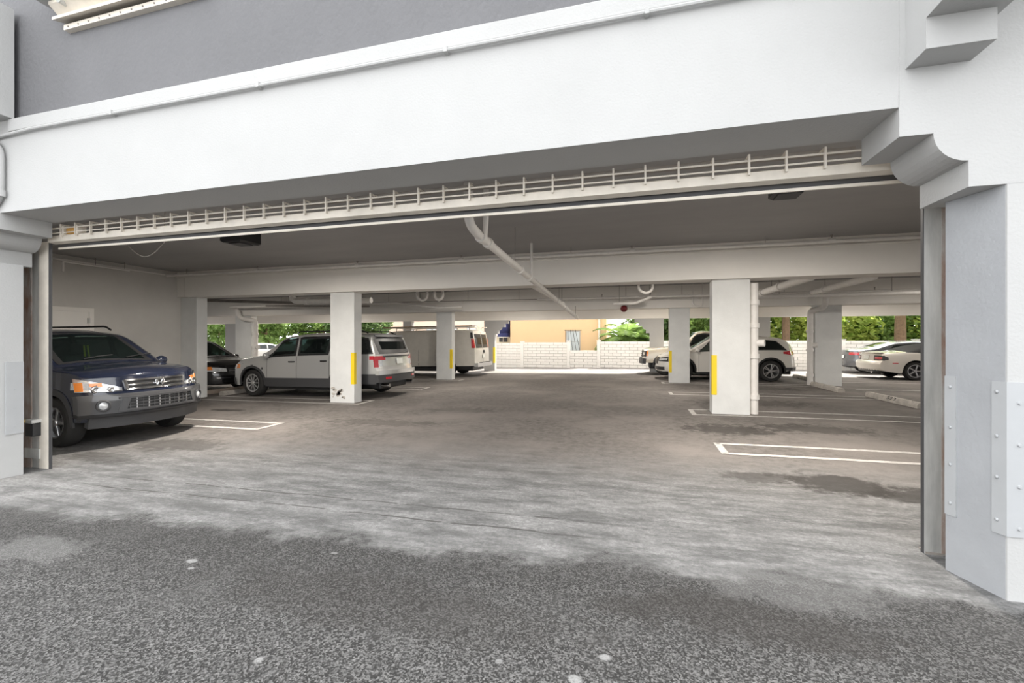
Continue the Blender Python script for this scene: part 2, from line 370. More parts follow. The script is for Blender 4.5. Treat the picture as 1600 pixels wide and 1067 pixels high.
rear_col(-16.4, -15.8, False, False, 'white rear column behind the silver car')
rear_col(-24.2, -23.2, False, True, 'white rear column with bracket at far left behind the black car')
rear_col(13.5, 14.1, False, False, 'white rear column behind the white coupe')
# ------------------------------------------------------------------ parking bay markings
def hairpin(xe, xo, y0, y1, label, w=.095):
    """two lines along x, joined at the aisle end xe with a slanted cap"""
    s = 1 if xo > xe else -1; bm = bmesh.new()
    def strip(a, b):
        d = (Vector(b)-Vector(a)).normalized(); n = Vector((-d.y, d.x))*w/2
        n_ = max(1, int((Vector(b)-Vector(a)).length/1.0))
        for k in range(n_):
            p, q = Vector(a).lerp(Vector(b), k/n_), Vector(a).lerp(Vector(b), (k+1)/n_)
            lo_ = [bm.verts.new((u.x, u.y, gz(u.x, u.y)+.004)) for u in (p-n, q-n, q+n, p+n)]
            f = bm.faces.new(lo_)
            if f.normal.z < 0: f.normal_flip()
    strip((xe, y0), (xo, y0)); strip((xe, y1), (xo, y1)); strip((xe+s*.03, y0-w/2), (xe+s*.03, y1+w/2))
    bm.normal_update()
    for f in bm.faces:
        if f.normal.z < 0: f.normal_flip()
    return tag(obj('parking_line', bm, 'line'), label, 'marking', 'painted bay markings')
for s, xe, xo in ((1, 1.15, 5.9), (-1, -6.36, -11.5)):
    side = 'right' if s > 0 else 'left'
    for y0, y1, what in ((6.28, 6.83, {'right': 'white double bay line nearest the entrance at right', 'left': 'white double bay line beside the dark blue car'}),
                         (9.22, 9.86, {'right': 'white double bay line around the large right column', 'left': 'white double bay line around the scuffed left column'}),
                         (12.5, 13.08, {'right': 'white double bay line before the white car at right', 'left': 'white double bay line beyond the silver car'}),
                         (15.6, 16.15, {'right': 'white double bay line at the column by the white car', 'left': 'white double bay line at the column by the van'})):
        hairpin(xe-(.15 if y0 > 12 and s > 0 else 0), xo, y0, y1, what[side])
def longline(y, x0, x1, label):
    bm = bmesh.new(); vs_ = [bm.verts.new((x, yy, gz(x, yy)+.005)) for x, yy in ((x0, y-.05), (x1, y-.05), (x1, y+.05), (x0, y+.05))]; bm.faces.new(vs_)
    tag(obj('parking_line', bm, 'line'), label, 'marking', 'painted bay markings')
longline(15.0, 6.3, 12, 'single white bay line behind the numbered wheel stop')
longline(17.4, 6.7, 13, 'single white bay line in front of the white coupe')
# wheel stops
def wheel_stop(x, y0, y1, label, m='stop', number=None):
    L = y1-y0; t = thing('wheel_stop', label, 'wheel stop', (x, (y0+y1)/2, gz(x, (y0+y1)/2)), group='concrete wheel stops')
    p = [(-.085, 0), (.085, 0), (.085, .06), (.055, .12), (-.055, .12), (-.085, .06)]
    bm = prism(p, -L/2, L/2); obj('block', bm, m, t)
    for yy in (-L*.35, L*.35): obj('rebar_pin', lathe([(.014, .11), (.014, .128), (.0, .128)], 8, 'z', loc=(0, yy, 0)), 'rust', t)
    if number:
        cu = bpy.data.curves.new('n', 'FONT'); cu.body = number; cu.size = .17; cu.extrude = .0015; cu.align_x = 'CENTER'; cu.align_y = 'CENTER'
        to = bpy.data.objects.new('n', cu); COL.objects.link(to); dg = bpy.context.evaluated_depsgraph_get()
        me = bpy.data.meshes.new_from_object(to.evaluated_get(dg)); bpy.data.objects.remove(to)
        o = obj('painted_number', me, 'blackplastic', t); o.location = (-.0745, -.1, .092); o.rotation_euler = (math.radians(63), 0, -math.pi/2)
        o.scale = (1.5, .62, 1)
    return t
wheel_stop(5.85, 11.1, 13.25, 'pale concrete wheel stop with a black number, nearest the right jamb', number='523')
wheel_stop(5.55, 14.0, 15.95, 'concrete wheel stop at the foot of the dark grey column')
wheel_stop(-11.50, 10.05, 11.85, 'white concrete wheel stop under the silver car nose')
wheel_stop(-12.25, 10.1, 11.95, 'brown wheel stop under the black car nose', 'curb')
wheel_stop(6.1, 17.6, 19.3, 'concrete wheel stop behind the white car tail')
wheel_stop(7.2, 18.6, 20.4, 'concrete wheel stop by the white coupe bumper')
# ------------------------------------------------------------------ gate: posts, overhead track
def bolts(parent, pts, axis, r=.011, name='bolt'):
    first = None
    for p in pts:
        if first is None: first = obj(name, lathe([(0, -.006), (r*.7, -.006), (r, 0), (r, .004)], 10, axis), 'guard', parent, True); o = first
        else: o = first.copy(); COL.objects.link(o); o.parent = parent
        o.location = p
# right gate post: white channel, rusty flange, dark edge
t = thing('gate_post', 'tall white steel gate guide with a rusty strip at the right jamb', 'gate post', (2.05, 3.8, gz(2, 3.8)), group='gate posts')
def loc(bm, t): bmesh.ops.translate(bm, verts=bm.verts, vec=-Vector(t.location)); return bm
obj('channel', loc(B(1.985, 2.085, 3.745, 3.765, .0, 2.72), t), 'galv', t)
obj('edge_strip', loc(B(1.978, 1.985, 3.745, 3.77, .0, 2.72), t), 'greyplastic', t)
obj('rusty_flange', loc(B(2.085, 2.20, 3.74, 3.765, .0, 2.72), t), 'rust', t)
obj('foot_plate', loc(B(1.99, 2.12, 3.73, 3.82, -.02, .015), t), 'pipe_dark', t)
# left gate post
t = thing('gate_post', 'rusty steel gate guide with a latch box at the left jamb', 'gate post', (-7.0, 3.8, gz(-7, 3.8)), group='gate posts')
obj('channel', loc(B(-7.18, -7.01, 3.74, 3.765, -.12, 2.73), t), 'rail', t)
obj('edge_strip', loc(B(-7.01, -6.98, 3.745, 3.765, -.12, 2.73), t), 'greyplastic', t)
obj('web', loc(B(-7.33, -7.18, 3.755, 3.775, -.12, 2.73), t), 'galv', t)
obj('rusty_flange', loc(B(-7.52, -7.33, 3.74, 3.765, -.12, 2.73), t), 'rust', t)
bx_ = obj('latch_box', loc(B(-7.28, -7.14, 3.66, 3.75, .31, .475, .008), t), 'blackplastic', t)
obj('latch_cover', loc(B(-7.285, -7.13, 3.645, 3.75, .475, .52, .006), t), 'galv', t)
obj('knob', lathe([(0, -.02), (.022, -.02), (.024, .01)], 12, loc=(-.0, 0, 0)), 'brass', t).location = Vector((-7.26, 3.65, .50))-Vector(t.location)
obj('strap', loc(B(-7.42, -7.15, 3.725, 3.745, .02, .14), t), 'galv', t)
# overhead track
X0, X1 = -6.98, 1.98
t = thing('gate_track', 'long white overhead gate track with wire ladder across the entrance', 'gate track', ((X0+X1)/2, 3.78, 2.72))
c0 = Vector(t.location)
obj('rail', loc(prism([(3.72, 2.785), (3.735, 2.795), (3.83, 2.795), (3.83, 2.725), (3.80, 2.705), (3.72, 2.715)], X0, X1, 'x'), t), 'rail', t)
obj('lower_lip', loc(B(X0, X1, 3.835, 3.875, 2.665, 2.715), t), 'greyplastic', t)
obj('bright_edge', loc(B(X0, X1, 3.825, 3.840, 2.648, 2.672), t), 'rail', t)
obj('rod', loc(tube([(X0, 3.70, 2.868), (1.60, 3.70, 2.868)], .008, 8), t), 'rail', t)
obj('rod', loc(tube([(X0, 3.70, 2.812), (1.60, 3.70, 2.812)], .007, 8), t), 'rail', t)
hb = B(-.007, .007, -.012, .012, -.075, .08); box(hb, -.007, .007, -.012, .10, .068, .08)
h0 = obj('hanger', hb, 'rail', t); first = True
for k in range(33):
    x = X0+.28+k*.252
    o = h0 if first else h0.copy()
    if not first: COL.objects.link(o); o.parent = t
    first = False; o.location = Vector((x, 3.70, 2.835))-c0
obj('back_bar', loc(B(X0, 1.6, 3.81, 3.85, 2.90, 2.94), t), 'pipe_dark', t)
mb = thing('gate_roller', 'orange brown roller block at the left end of the gate track', 'gate roller', (-6.55, 3.74, 2.83))
obj('block', B(-.09, .09, -.03, .05, -.035, .045, .012), 'orange_box', mb); obj('bracket', B(.10, .13, -.04, .05, -.045, .06), 'rail', mb); obj('bracket', B(-.14, -.11, -.04, .05, -.045, .06), 'rail', mb)
# drooping cable near the left end
pts = [(-6.35, 3.86, 2.74)]+[(-6.35+.62*k/14, 4.2, 2.74-.16*math.sin(math.pi*k/14)) for k in range(15)]+[(-5.7, 4.2, 3.42)]
tag(obj('cable', tube(pts, .005, 6), 'pipe_dark'), 'thin cable drooping in a loop under the left end of the track', 'cable')
# guard plates on the right pier
dx, dy = (2.086-1.981), (YF-(YB-.132)); L_ = math.hypot(dx, dy); ux, uy = dx/L_, dy/L_     # along the reveal, towards the street
nx, ny = uy, -ux                                                                             # outward (towards the opening)
if nx > 0: nx, ny = -nx, -ny
def rev(s, h): return (1.981+ux*s+nx*h, YB-.132+uy*s+ny*h)
t = thing('guard_plate', 'riveted steel angle guard on the outer corner of the right pier', 'guard plate', (2.09, YF, .37), group='guard plates')
c_ = rev(L_-.065, .006), rev(L_, .006)
bm = prism([rev(L_-.065, .0), rev(L_-.065, .008), (2.083, YF-.012), (2.165, YF-.012), (2.165, YF-.003), (2.09, YF-.003)], .37, 1.26, 'z')
obj('plate', loc(bm, t), 'guard', t)
bolts(t, [Vector((2.14, YF-.014, z))-Vector(t.location) for z in (.42, .66, .9, 1.14)], 'y')
bolts(t, [Vector((*rev(L_-.04, .010), z))-Vector(t.location) for z in (.45, .70, .94, 1.2)], 'x')
t = thing('guard_plate', 'narrow riveted steel strip on the inner edge of the right pier', 'guard plate', (1.99, YB-.13, .37), group='guard plates')
bm = prism([rev(.0, 0), rev(.0, .008), rev(.07, .008), rev(.07, 0)], .37, 1.27, 'z'); obj('plate', loc(bm, t), 'guard', t)
bolts(t, [Vector((*rev(.035, .010), z))-Vector(t.location) for z in (.45, .70, .94, 1.2)], 'x')
t = thing('guard_plate', 'narrow riveted steel strip on the left pier beside the rusty guide', 'guard plate', (-7.06, YB-.14, .4), group='guard plates')
obj('plate', loc(prism([(-7.05, YF+.17), (-7.036, YF+.17), (-7.022, YB-.13), (-7.04, YB-.13)], .4, 1.25, 'z'), t), 'guard', t)
bolts(t, [Vector((-7.03, YF+.25, z))-Vector(t.location) for z in (.48, .7, .92, 1.15)], 'x')
# ------------------------------------------------------------------ facade details
cd = thing('conduit', 'thin white conduit running along the ledge of the facade', 'conduit', (-2.5, YF-.03, 3.76))
obj('pipe', loc(tube(bend([(-7.3, YF-.035, 3.72), (-6.45, YF-.035, 3.755), (-6.2, YF-.035, 3.765), (1.55, YF-.035, 3.765)], .2), .016, 8), cd), 'white', cd, True)
for x in (-5, -3.2, -1.4, .1, 1.0): obj('clip', loc(B(x-.015, x+.015, YF-.055, YF, 3.745, 3.79), cd), 'white', cd)
cd = thing('conduit', 'white conduit bending in a loop on the left pier', 'conduit', (-6.68, YF-.03, 3.2))
obj('pipe', loc(tube(bend([(-7.6, YF-.04, 3.70), (-6.68, YF-.04, 3.68), (-6.68, YF-.04, 3.02), (-7.6, YF-.04, 2.78)], .2, 7), .032, 10), cd), 'white', cd, True)
obj('coupling', loc(tube([(-6.68, YF-.04, 3.15), (-6.68, YF-.04, 3.08)], .042, 10), cd), 'white', cd, True)
# window on the grey wall, upper left
t = thing('window_1', 'white framed sliding window on the grey wall above the entrance', 'window', (-4.9, YF+.05, 4.72)); t['kind'] = 'structure'; del t['category']
obj('sill', loc(prism([(YF+.05, 4.70), (YF-.07, 4.66), (YF-.07, 4.69), (YF-.02, 4.74), (YF-.10, 4.80), (YF-.10, 4.83), (YF+.05, 4.83)], -5.88, -3.9, 'x'), t), 'rail', t)
obj('flange', loc(B(-5.82, -3.9, YF-.005, YF+.05, 4.585, 4.64), t), 'rail', t)
for k in range(12): obj('screw', loc(lathe([(0, YF-.012), (.008, YF-.012), (.009, YF-.005)], 8, loc=(-5.75+k*.15, 0, 4.61)), t), 'pipe_dark', t)
obj('side_jamb', loc(B(-5.99, -5.78, YF-.22, YF+.05, 4.83, 6.3, .01), t), 'white', t)
obj('track_post', loc(B(-5.76, -5.70, YF-.10, YF+.05, 4.83, 6.3), t), 'chrome', t)
obj('track_post', loc(B(-5.67, -5.62, YF-.10, YF+.05, 4.83, 6.3), t), 'rail', t)
obj('pane', loc(B(-5.62, -3.9, YF-.0, YF+.045, 4.83, 6.3), t), 'greyplastic', t)
obj('roller', loc(tube([(-5.69, YF-.12, 4.80), (-5.69, YF-.04, 4.80)], .035, 10), t), 'galv', t)
t.location += Vector((.07, 0, .17))
# ------------------------------------------------------------------ ceiling lights
def fixture(x, y, label, watt=145, dep=.11, a=.20):
    t = thing('ceiling_light', label, 'light', (x, y, 3.40), group='ceiling lights')
    bm = bmesh.new(); b = a-.03
    v0 = [bm.verts.new((s*a, u*a, 0)) for s, u in ((-1,-1),(1,-1),(1,1),(-1,1))]; v1 = [bm.verts.new((s*a, u*a, -dep)) for s, u in ((-1,-1),(1,-1),(1,1),(-1,1))]
    v2 = [bm.verts.new((s*b, u*b, -dep-.025)) for s, u in ((-1,-1),(1,-1),(1,1),(-1,1))]
    bm.faces.new(v0)
    for p, q in ((v0, v1), (v1, v2)):
        for i in range(4): bm.faces.new((p[i], p[(i+1)%4], q[(i+1)%4], q[i]))
    bm.faces.new(v2); bmesh.ops.recalc_face_normals(bm, faces=bm.faces[:])
    obj('housing', bm, 'blackplastic', t)
    bm = B(-.13, .13, -.13, .13, -dep-.04, -dep-.024, .006); obj('lens', bm, 'greyplastic', t)
    la = bpy.data.lights.new('ceiling_lamp', 'AREA'); la.shape = 'SQUARE'; la.size = .26; la.energy = watt; la.color = (1, .93, .84)
    lo_ = bpy.data.objects.new('lamp', la); COL.objects.link(lo_); lo_.parent = t; lo_.location = (0, 0, -dep-.05)
    return t
fixture(-6.55, 6.1, 'black box light on the ceiling above the dark blue car', dep=.20, a=.215)
fixture(1.85, 6.1, 'black box light on the ceiling at right near the jamb', a=.17, dep=.09)
for k, xx in enumerate((-15.5, -5.2, .9, 8.6, 14.5)):  # unseen lights added behind the beams to brighten the interior
    fixture(xx, 12.8, 'added unseen black ceiling light in the second bay, %s of its row' % ('leftmost', 'second from the left', 'middle one', 'second from the right', 'rightmost')[k], 65)
    fixture(xx, 18.8, 'added unseen black ceiling light in the rear bay, %s of its row' % ('leftmost', 'second from the left', 'middle one', 'second from the right', 'rightmost')[k], 65)
# ------------------------------------------------------------------ pipes
def pipe(name, pts, r, label, m='pipe', rad=.14, heads=(), hang=(), collars=(), cat='pipe', nseg=12, group='ceiling pipes'):
    c = sum((Vector(p) for p in pts), Vector())/len(pts)
    t = thing(name, label, cat, c, group=group)
    obj('run', loc(tube(bend(pts, rad, 6), r, nseg), t), m, t, True)
    for p, up in heads:
        bm = tube([p, Vector(p)+Vector((0, 0, up))], .012, 8); tube([Vector(p)+Vector((0, 0, up)), Vector(p)+Vector((0, 0, up*1.25))], .022, 8, bm)
        obj('sprinkler_head', loc(bm, t), 'pipe_dark', t)
    for p, top in hang: obj('hanger_rod', loc(tube([p, (p[0], p[1], top)], .006, 6), t), 'pipe_dark', t)
    for p, q in collars: obj('collar', loc(tube([p, q], r*1.28, nseg), t), m, t, True)
    return t
pipe('sprinkler_pipe', [(-12.1, 8.95, 3.25), (14, 8.95, 3.25)], .035, 'long white sprinkler pipe below the ceiling in front of the nearest beam',
     heads=[((x, 8.95, 3.29), .06) for x in (-9.1, -6.2, -3.6, 0, 3.4)], hang=[((x, 8.95, 3.29), 3.40) for x in (-11.4, -1.2, 2.35)],
     collars=[((x-.05, 8.95, 3.27), (x+.05, 8.95, 3.27)) for x in (-9.1, -6.2, -3.6, 0, 3.4)])
pipe('sprinkler_pipe', [(-12.1, 3.9, 3.30), (-12.1, 8.9, 3.27)], .02, 'thin white pipe along the top of the side wall')
pipe('sprinkler_pipe', [(-11.9, 6.6, 3.0), (-11.9, 6.6, 3.22), (-11.9, 7.9, 3.22)], .022, 'short bent white pipe on the side wall', rad=.04, hang=[((-11.9, 7.2, 3.22), 3.42), ((-11.9, 7.8, 3.22), 3.42)])
drain = lambda y: 2.86-.05*(y-5)
xp = -1.89
pipe('drain_pipe', [(xp-.02, 4.98, 3.40), (xp-.02, 4.98, 2.92), (xp, 5.32, drain(5.32)), (xp, 15.9, drain(15.9))], .058, 'large white drainpipe slanting back under the ceiling beams', rad=.16,
     hang=[((xp, 7.1, drain(7.1)), 3.40), ((xp, 12.2, drain(12.2)), 3.40), ((xp, 15.3, drain(15.3)), 2.7)],
     collars=[((xp, y, drain(y)), (xp, y+.10, drain(y+.1))) for y in (5.34, 5.62, 7.4, 8.1, 11.2, 12.6, 14.6)]+[((xp-.02, 4.98, 3.12), (xp-.02, 4.98, 3.02))])
pipe('drain_pipe', [(xp+.13, 5.2, 3.40), (xp+.13, 5.2, 3.0), (xp+.04, 5.42, 2.86)], .034, 'short white branch pipe joining the large drainpipe', rad=.08)
pipe('drain_pipe', [(xp, 8.35, 3.40), (xp, 8.35, 2.72)], .026, 'thin white branch dropping from the ceiling onto the drainpipe', rad=.04)
pipe('drain_pipe', [(-2.55, 10.2, 2.95), (xp-.05, 12.8, 2.58)], .05, 'white side branch of the drainpipe behind the nearest beam', hang=[((-2.4, 10.8, 2.87), 3.41)])
# pipes of the second bay
pipe('sprinkler_pipe', [(-3.3, 15.5, 2.98), (12, 15.5, 2.98)], .04, 'white sprinkler pipe in front of the middle beam at right', heads=[((x, 15.5, 3.0), .08) for x in (-1, .6, 3.6, 7)], hang=[((x, 15.5, 2.98), 3.4) for x in (-2.5, -.2, 1.6, 4.6)])
pipe('sprinkler_pipe', [(-17, 15.3, 2.97), (-8.8, 15.3, 2.97), (-7.2, 15.3, 2.75), (-6.1, 15.3, 2.75)], .045, 'white pipe stepping down in front of the middle beam at left', rad=.2, hang=[((x, 15.3, 2.97), 3.4) for x in (-14, -11.6, -9.2)])
pipe('sprinkler_pipe', [(-9, 15.6, 3.02), (-3.2, 15.6, 3.0)], .014, 'thin conduit along the middle beam', m='pipe_dark', hang=[((x, 15.6, 3.0), 3.41) for x in (-8, -6, -4)])
for k, (x, w) in enumerate(((-7.6, .5), (-6.9, .4))):
    pipe('drain_trap', [(x, 14.6, 3.40), (x, 14.6, 3.06), (x+w*.4, 14.6, 2.94), (x+w*.8, 14.6, 3.06), (x+w*.8, 14.6, 3.40)], .05, ['left', 'right'][k]+' white U shaped drain trap under the ceiling behind the left column', rad=.12)
pipe('drain_pipe', [(-10.1, 11.2, 2.95), (-10.0, 11.2, 2.70), (-7.6, 11.2, 2.67), (-7.3, 11.2, 2.67)], .085, 'fat white pipe under the ceiling above the silver car', collars=[((-9.6, 11.2, 2.695), (-9.45, 11.2, 2.693)), ((-8.7, 11.2, 2.685), (-8.55, 11.2, 2.683))], hang=[((-9.5, 11.2, 2.9), 3.4), ((-8.6, 11.2, 2.7), 3.4)])
pipe('drain_pipe', [(-15.2, 11.6, 2.92), (-11.5, 13.4, 2.86)], .05, 'old dark pipe under the ceiling above the black car', m='pipe_dark', hang=[((-14.3, 12.04, 2.9), 3.41), ((-12.2, 13.06, 2.87), 3.41)])
pipe('drain_pipe', [(-14, 14.2, 2.88), (-9.6, 14.6, 2.80)], .035, 'thin old pipe slanting behind the black car', m='pipe_dark', hang=[((-13, 14.29, 2.87), 3.41), ((-10.5, 14.52, 2.82), 3.41)])
pipe('drain_pipe', [(3.45, 14.2, 2.82), (3.46, 10.0, 2.78)], .085, 'fat white pipe slanting under the ceiling right of the large column', collars=[((3.45, 13.4, 2.812), (3.45, 13.25, 2.811)), ((3.455, 12.0, 2.80), (3.455, 11.85, 2.799))], hang=[((3.455, 12.6, 2.83), 3.4)])
pipe('drain_pipe', [(4.9, 14.1, 2.85), (4.5, 10.0, 2.74)], .075, 'second fat white pipe slanting under the ceiling near the right jamb', collars=[((4.80, 13.07, 2.822), (4.786, 12.93, 2.819))], hang=[((4.79, 13.0, 2.83), 3.4)])
pipe('drain_pipe', [(2.4, 14.6, 2.80), (11, 14.6, 2.84)], .06, 'white pipe running level under the ceiling at right', hang=[((4.2, 14.6, 2.81), 3.4), ((7.0, 14.6, 2.82), 3.4)])
pipe('drain_pipe', [(-.6, 14.9, 2.72), (.1, 14.9, 2.72), (.6, 14.9, 2.92)], .05, 'short bent white pipe left of the middle right column', rad=.1, hang=[((-.4, 14.9, 2.72), 3.41), ((.55, 14.9, 2.9), 3.41)])
pipe('drain_trap', [(.2, 14.3, 3.4), (.2, 14.3, 3.08), (.42, 14.3, 2.96), (.62, 14.3, 3.08), (.62, 14.3, 3.4)], .045, 'white U shaped drain trap above the middle right column', rad=.12)
pipe('conduit', [(1.98, 15.85, 3.4), (1.98, 15.85, 2.70), (2.28, 15.85, 2.62), (2.28, 15.85, 3.4)], .022, 'thin white conduit loop beside the middle right column', rad=.1)
# downpipes
def downpipe(x, y, r, z1, label, head=None, cz=1.45):
    z0 = gz(x, y)-.02
    pts = [(x, y, z0), (x, y, z1)]
    if head: pts += head
    t = pipe('downpipe', pts, r, label, rad=.16, group='downpipes', collars=[((x, y, z), (x, y, z+.09)) for z in (.35, 1.15, 1.75, 2.2) if z < z1-.1])
    bm = tube([(x+r*.6, y-.0, cz), (x+r+.10, y-.06, cz)], r*.95, 14); obj('cleanout_cap', loc(bm, t), 'pipe', t, True)
    return t
downpipe(2.31, 9.55, .075, 2.62, 'white downpipe with cleanout cap beside the large right column')
downpipe(5.50, 16.05, .085, 2.30, 'white downpipe with elbow beside the dark grey column', [(5.50, 16.0, 2.44), (5.78, 15.7, 2.52), (5.80, 15.6, 2.95)], 1.35)
downpipe(-16.45, 16.1, .10, 2.25, 'old downpipe with elbow beside the beige column', [(-16.45, 16.05, 2.40), (-16.95, 15.75, 2.50), (-17.0, 15.6, 2.95)], 1.2)
t = thing('alarm_bell', 'small maroon round alarm bell on the middle beam', 'bell', (.45, Y2-.12, 2.63)); t.location = (-.27, Y2-.11, 2.62)
obj('dome', lathe([(.0, -.10), (.07, -.085), (.11, -.04), (.12, 0)], 18), 'bell', t, True); obj('mount', B(-.05, .05, -.01, .02, -.05, .05), 'bell', t)
# ------------------------------------------------------------------ vehicles
def interp(tab, x):
    if x <= tab[0][0]: return tab[0][1]
    for (a, u), (b, v) in zip(tab, tab[1:]):
        if x <= b: return u+(v-u)*(x-a)/(b-a) if b > a else v
    return tab[-1][1]
def smooth(tab, d=.09):
    return lambda x: sum(interp(tab, x+k*d/2) for k in (-2, -1, 0, 1, 2))/5
NS, NG, NC, NT = 8, 6, 4, 5
class Car:
    def __init__(s, name, label, cat, x, y, rz, L, hw, top, belt, sill, axf, axr, wr, paint, tum=.22, pcf=.30, pcr=.18, proff=(), profr=(), wtab=None, hcorner=.20, roofmat=None, crown=.035, blur=.09, shoulder=.0, zoff=0):
        s.L, s.hw, s.axf, s.axr, s.wr, s.tum, s.pcf, s.pcr, s.hc, s.crown = L, hw, axf, axr, wr, tum, pcf, pcr, hcorner, crown
        s.zt, s.zb = smooth(top, blur), smooth(belt, .15); s.sill = smooth(sill, .1)
        s.proff, s.profr = list(proff) or [(0, 0)], list(profr) or [(0, 0)]
        s.wt = smooth(wtab or [(-L/2, .96), (-L/2+.5, 1), (L/2-.9, 1), (L/2, .95)], .2)
        s.ra = wr+.055; s.paint = paint; s.sh = shoulder
        s.t = thing(name, label, cat, (x, y, gz(x, y)+zoff), gtilt(x, y, rz), group=None)
        s.holes = []; s.roofmat = roofmat
    def zl(s, x):
        z = s.sill(x)
        for a in (s.axf, s.axr):
            if abs(x-a) < s.ra: z = max(z, s.wr+math.sqrt(s.ra**2-(x-a)**2))
        return min(z, s.zb(x)-.06)
    def yside(s, x, z):
        w = s.hw*s.wt(x); zb, zt = s.zb(x), s.zt(x); h = max(zt-zb, .03); e = min(.11, .75*h)
        if z <= zb:
            t = (z-zb*.62)/(zb*.62); y = w*(1-.055*t*t)
            return y
        tb = (zb-zb*.62)/(zb*.62); yb = w*(1-.055*tb*tb)
        t = min(1, (z-zb)/(h-e)) if h > e else 1
        return yb-s.sh*min(1, h/.3)*min(1, t*6)-s.tum*(h-e)*t
    def section(s, x):
        zl, zb, zt = s.zl(x), s.zb(x), s.zt(x); h = max(zt-zb, .03); zt = zb+h; e = min(.11, .75*h); P = []
        for k in range(NS): z = zl+(zb-zl)*k/NS; P.append((s.yside(x, z), z))
        for k in range(NG): z = zb+(h-e)*k/NG; P.append((s.yside(x, z), z))
        y0 = s.yside(x, zb+h-e); y1 = max(y0-s.hc, .1); cr = s.crown
        for k in range(NC):
            a = k/NC*math.pi/2; P.append((y0-(y0-y1)*(1-math.cos(a)), zt-e+(e-cr)*math.sin(a)))
        for k in range(NT+1):
            y = y1*(1-k/NT); P.append((y, zt-cr*(y/y1)**2))
        return P
    def D(s, x, y, z):
        L2 = s.L/2; f0, r0 = L2-.75, -L2+.6
        if x > f0:
            t = ((x-f0)/(L2-f0)); x -= t*t*(s.pcf*(min(1.1, abs(y)/s.hw))**2.6+interp(s.proff, z))
        elif x < r0:
            t = ((r0-x)/(r0+L2)); x += t*t*(s.pcr*(min(1.1, abs(y)/s.hw))**2.6+interp(s.profr, z))
        return (x, y, z)
    def part(s, name, V, F, m, parent=None, sm=True, mats=None, fm=None):
        me = pmesh(name, V, F)
        if mats:
            for q in mats: me.materials.append(M[q])
            for p, i in zip(me.polygons, fm): p.material_index = i
        return obj(name, me, m, parent or s.t, sm)
    def sheet(s, name, grid, m, parent=None, th=.012, ring=None):
        """grid of outer points -> closed slab with thickness th (towards the car's inside); ring = material of the rim cells"""
        nu, nv = len(grid), len(grid[0]); V = []; F = []; fm = []
        P = [[Vector(p) for p in r] for r in grid]
        cen = sum((p for r in P for p in r), Vector())/(nu*nv)
        nrm = (P[-1][0]-P[0][0]).cross(P[0][-1]-P[0][0])
        if nrm.length < 1e-9: nrm = Vector((1,0,0))
        nrm.normalize(); ctr = Vector((cl(cen.x, -s.L/2+.8, s.L/2-.8), 0, .7))
        if nrm.dot(cen-ctr) < 0: nrm = -nrm
        for off in (0, th):
            for r in P:
                for p in r: V.append(tuple(p-nrm*off))
        n = nu*nv; idx = lambda i, j: i*nv+j
        for i in range(nu-1):
            for j in range(nv-1):
                a = (idx(i, j), idx(i+1, j), idx(i+1, j+1), idx(i, j+1)); F.append(a); F.append(tuple(q+n for q in a[::-1]))
                r_ = 1 if ring and (i == 0 or j == 0 or i == nu-2 or j == nv-2) else 0; fm += [r_, r_]
        for i in range(nu-1):
            for j in (0, nv-1): F.append((idx(i, j), idx(i, j)+n, idx(i+1, j)+n, idx(i+1, j))); fm.append(1 if ring else 0)
        for j in range(nv-1):
            for i in (0, nu-1): F.append((idx(i, j), idx(i, j+1), idx(i, j+1)+n, idx(i, j)+n)); fm.append(1 if ring else 0)
        o = s.part(name, V, F, m if not ring else None, parent, True, [m, ring] if ring else None, fm if ring else None)
        bm = bmesh.new(); bm.from_mesh(o.data); bmesh.ops.recalc_face_normals(bm, faces=bm.faces[:]); bm.to_mesh(o.data); bm.free()
        return o
    def side(s, name, side, x0, x1, zlo, zhi, m, off=.006, nx=10, nz=5, parent=None, th=.014, ring=None):
        f = lambda q, x: q(x) if callable(q) else q
        g = []
        for i in range(nx+1):
            x = x0+(x1-x0)*i/nx; a, b = f(zlo, x), f(zhi, x); g.append([])
            for j in range(nz+1):
                z = a+(b-a)*j/nz; g[-1].append(s.D(x, side*(s.yside(x, z)+off), z))
        return s.sheet(name, g, m, parent, th, ring)
    def window(s, name, side, xb0, xb1, xt0, xt1, m='gl_side', t0=.05, t1=.97):
        g = []; nx, nz = 12, 6
        us = [0, .06]+[.06+.88*k/(nx-2) for k in range(1, nx-1)]+[1]; ts = [0, .1]+[.1+.8*k/(nz-2) for k in range(1, nz-1)]+[1]
        for u in us:
            g.append([])
            for q in ts:
                x = (xb0+(xb1-xb0)*u)*(1-q)+(xt0+(xt1-xt0)*u)*q
                zb, zt = s.zb(x), s.zt(x); h = max(zt-zb, .03); e = min(.11, .75*h); z = zb+(h-e)*(t0+(t1-t0)*q)
                g[-1].append(s.D(x, side*(s.yside(x, z)+.006), z))
        s.sheet(name, g, m, None, .008, 'blackplastic')
    def addhole(s, fn): s.holes.append(fn)
    def sidehole(s, xb0, xb1, xt0, xt1):
        def fn(kind, x, q, y, z):
            if kind != 'g': return False
            a, b = xb0+(xt0-xb0)*q, xb1+(xt1-xb1)*q
            lo_, hi_ = min(a, b), max(a, b); return lo_+.05 < x < hi_-.05 and .10 < q < .93
        s.addhole(fn)
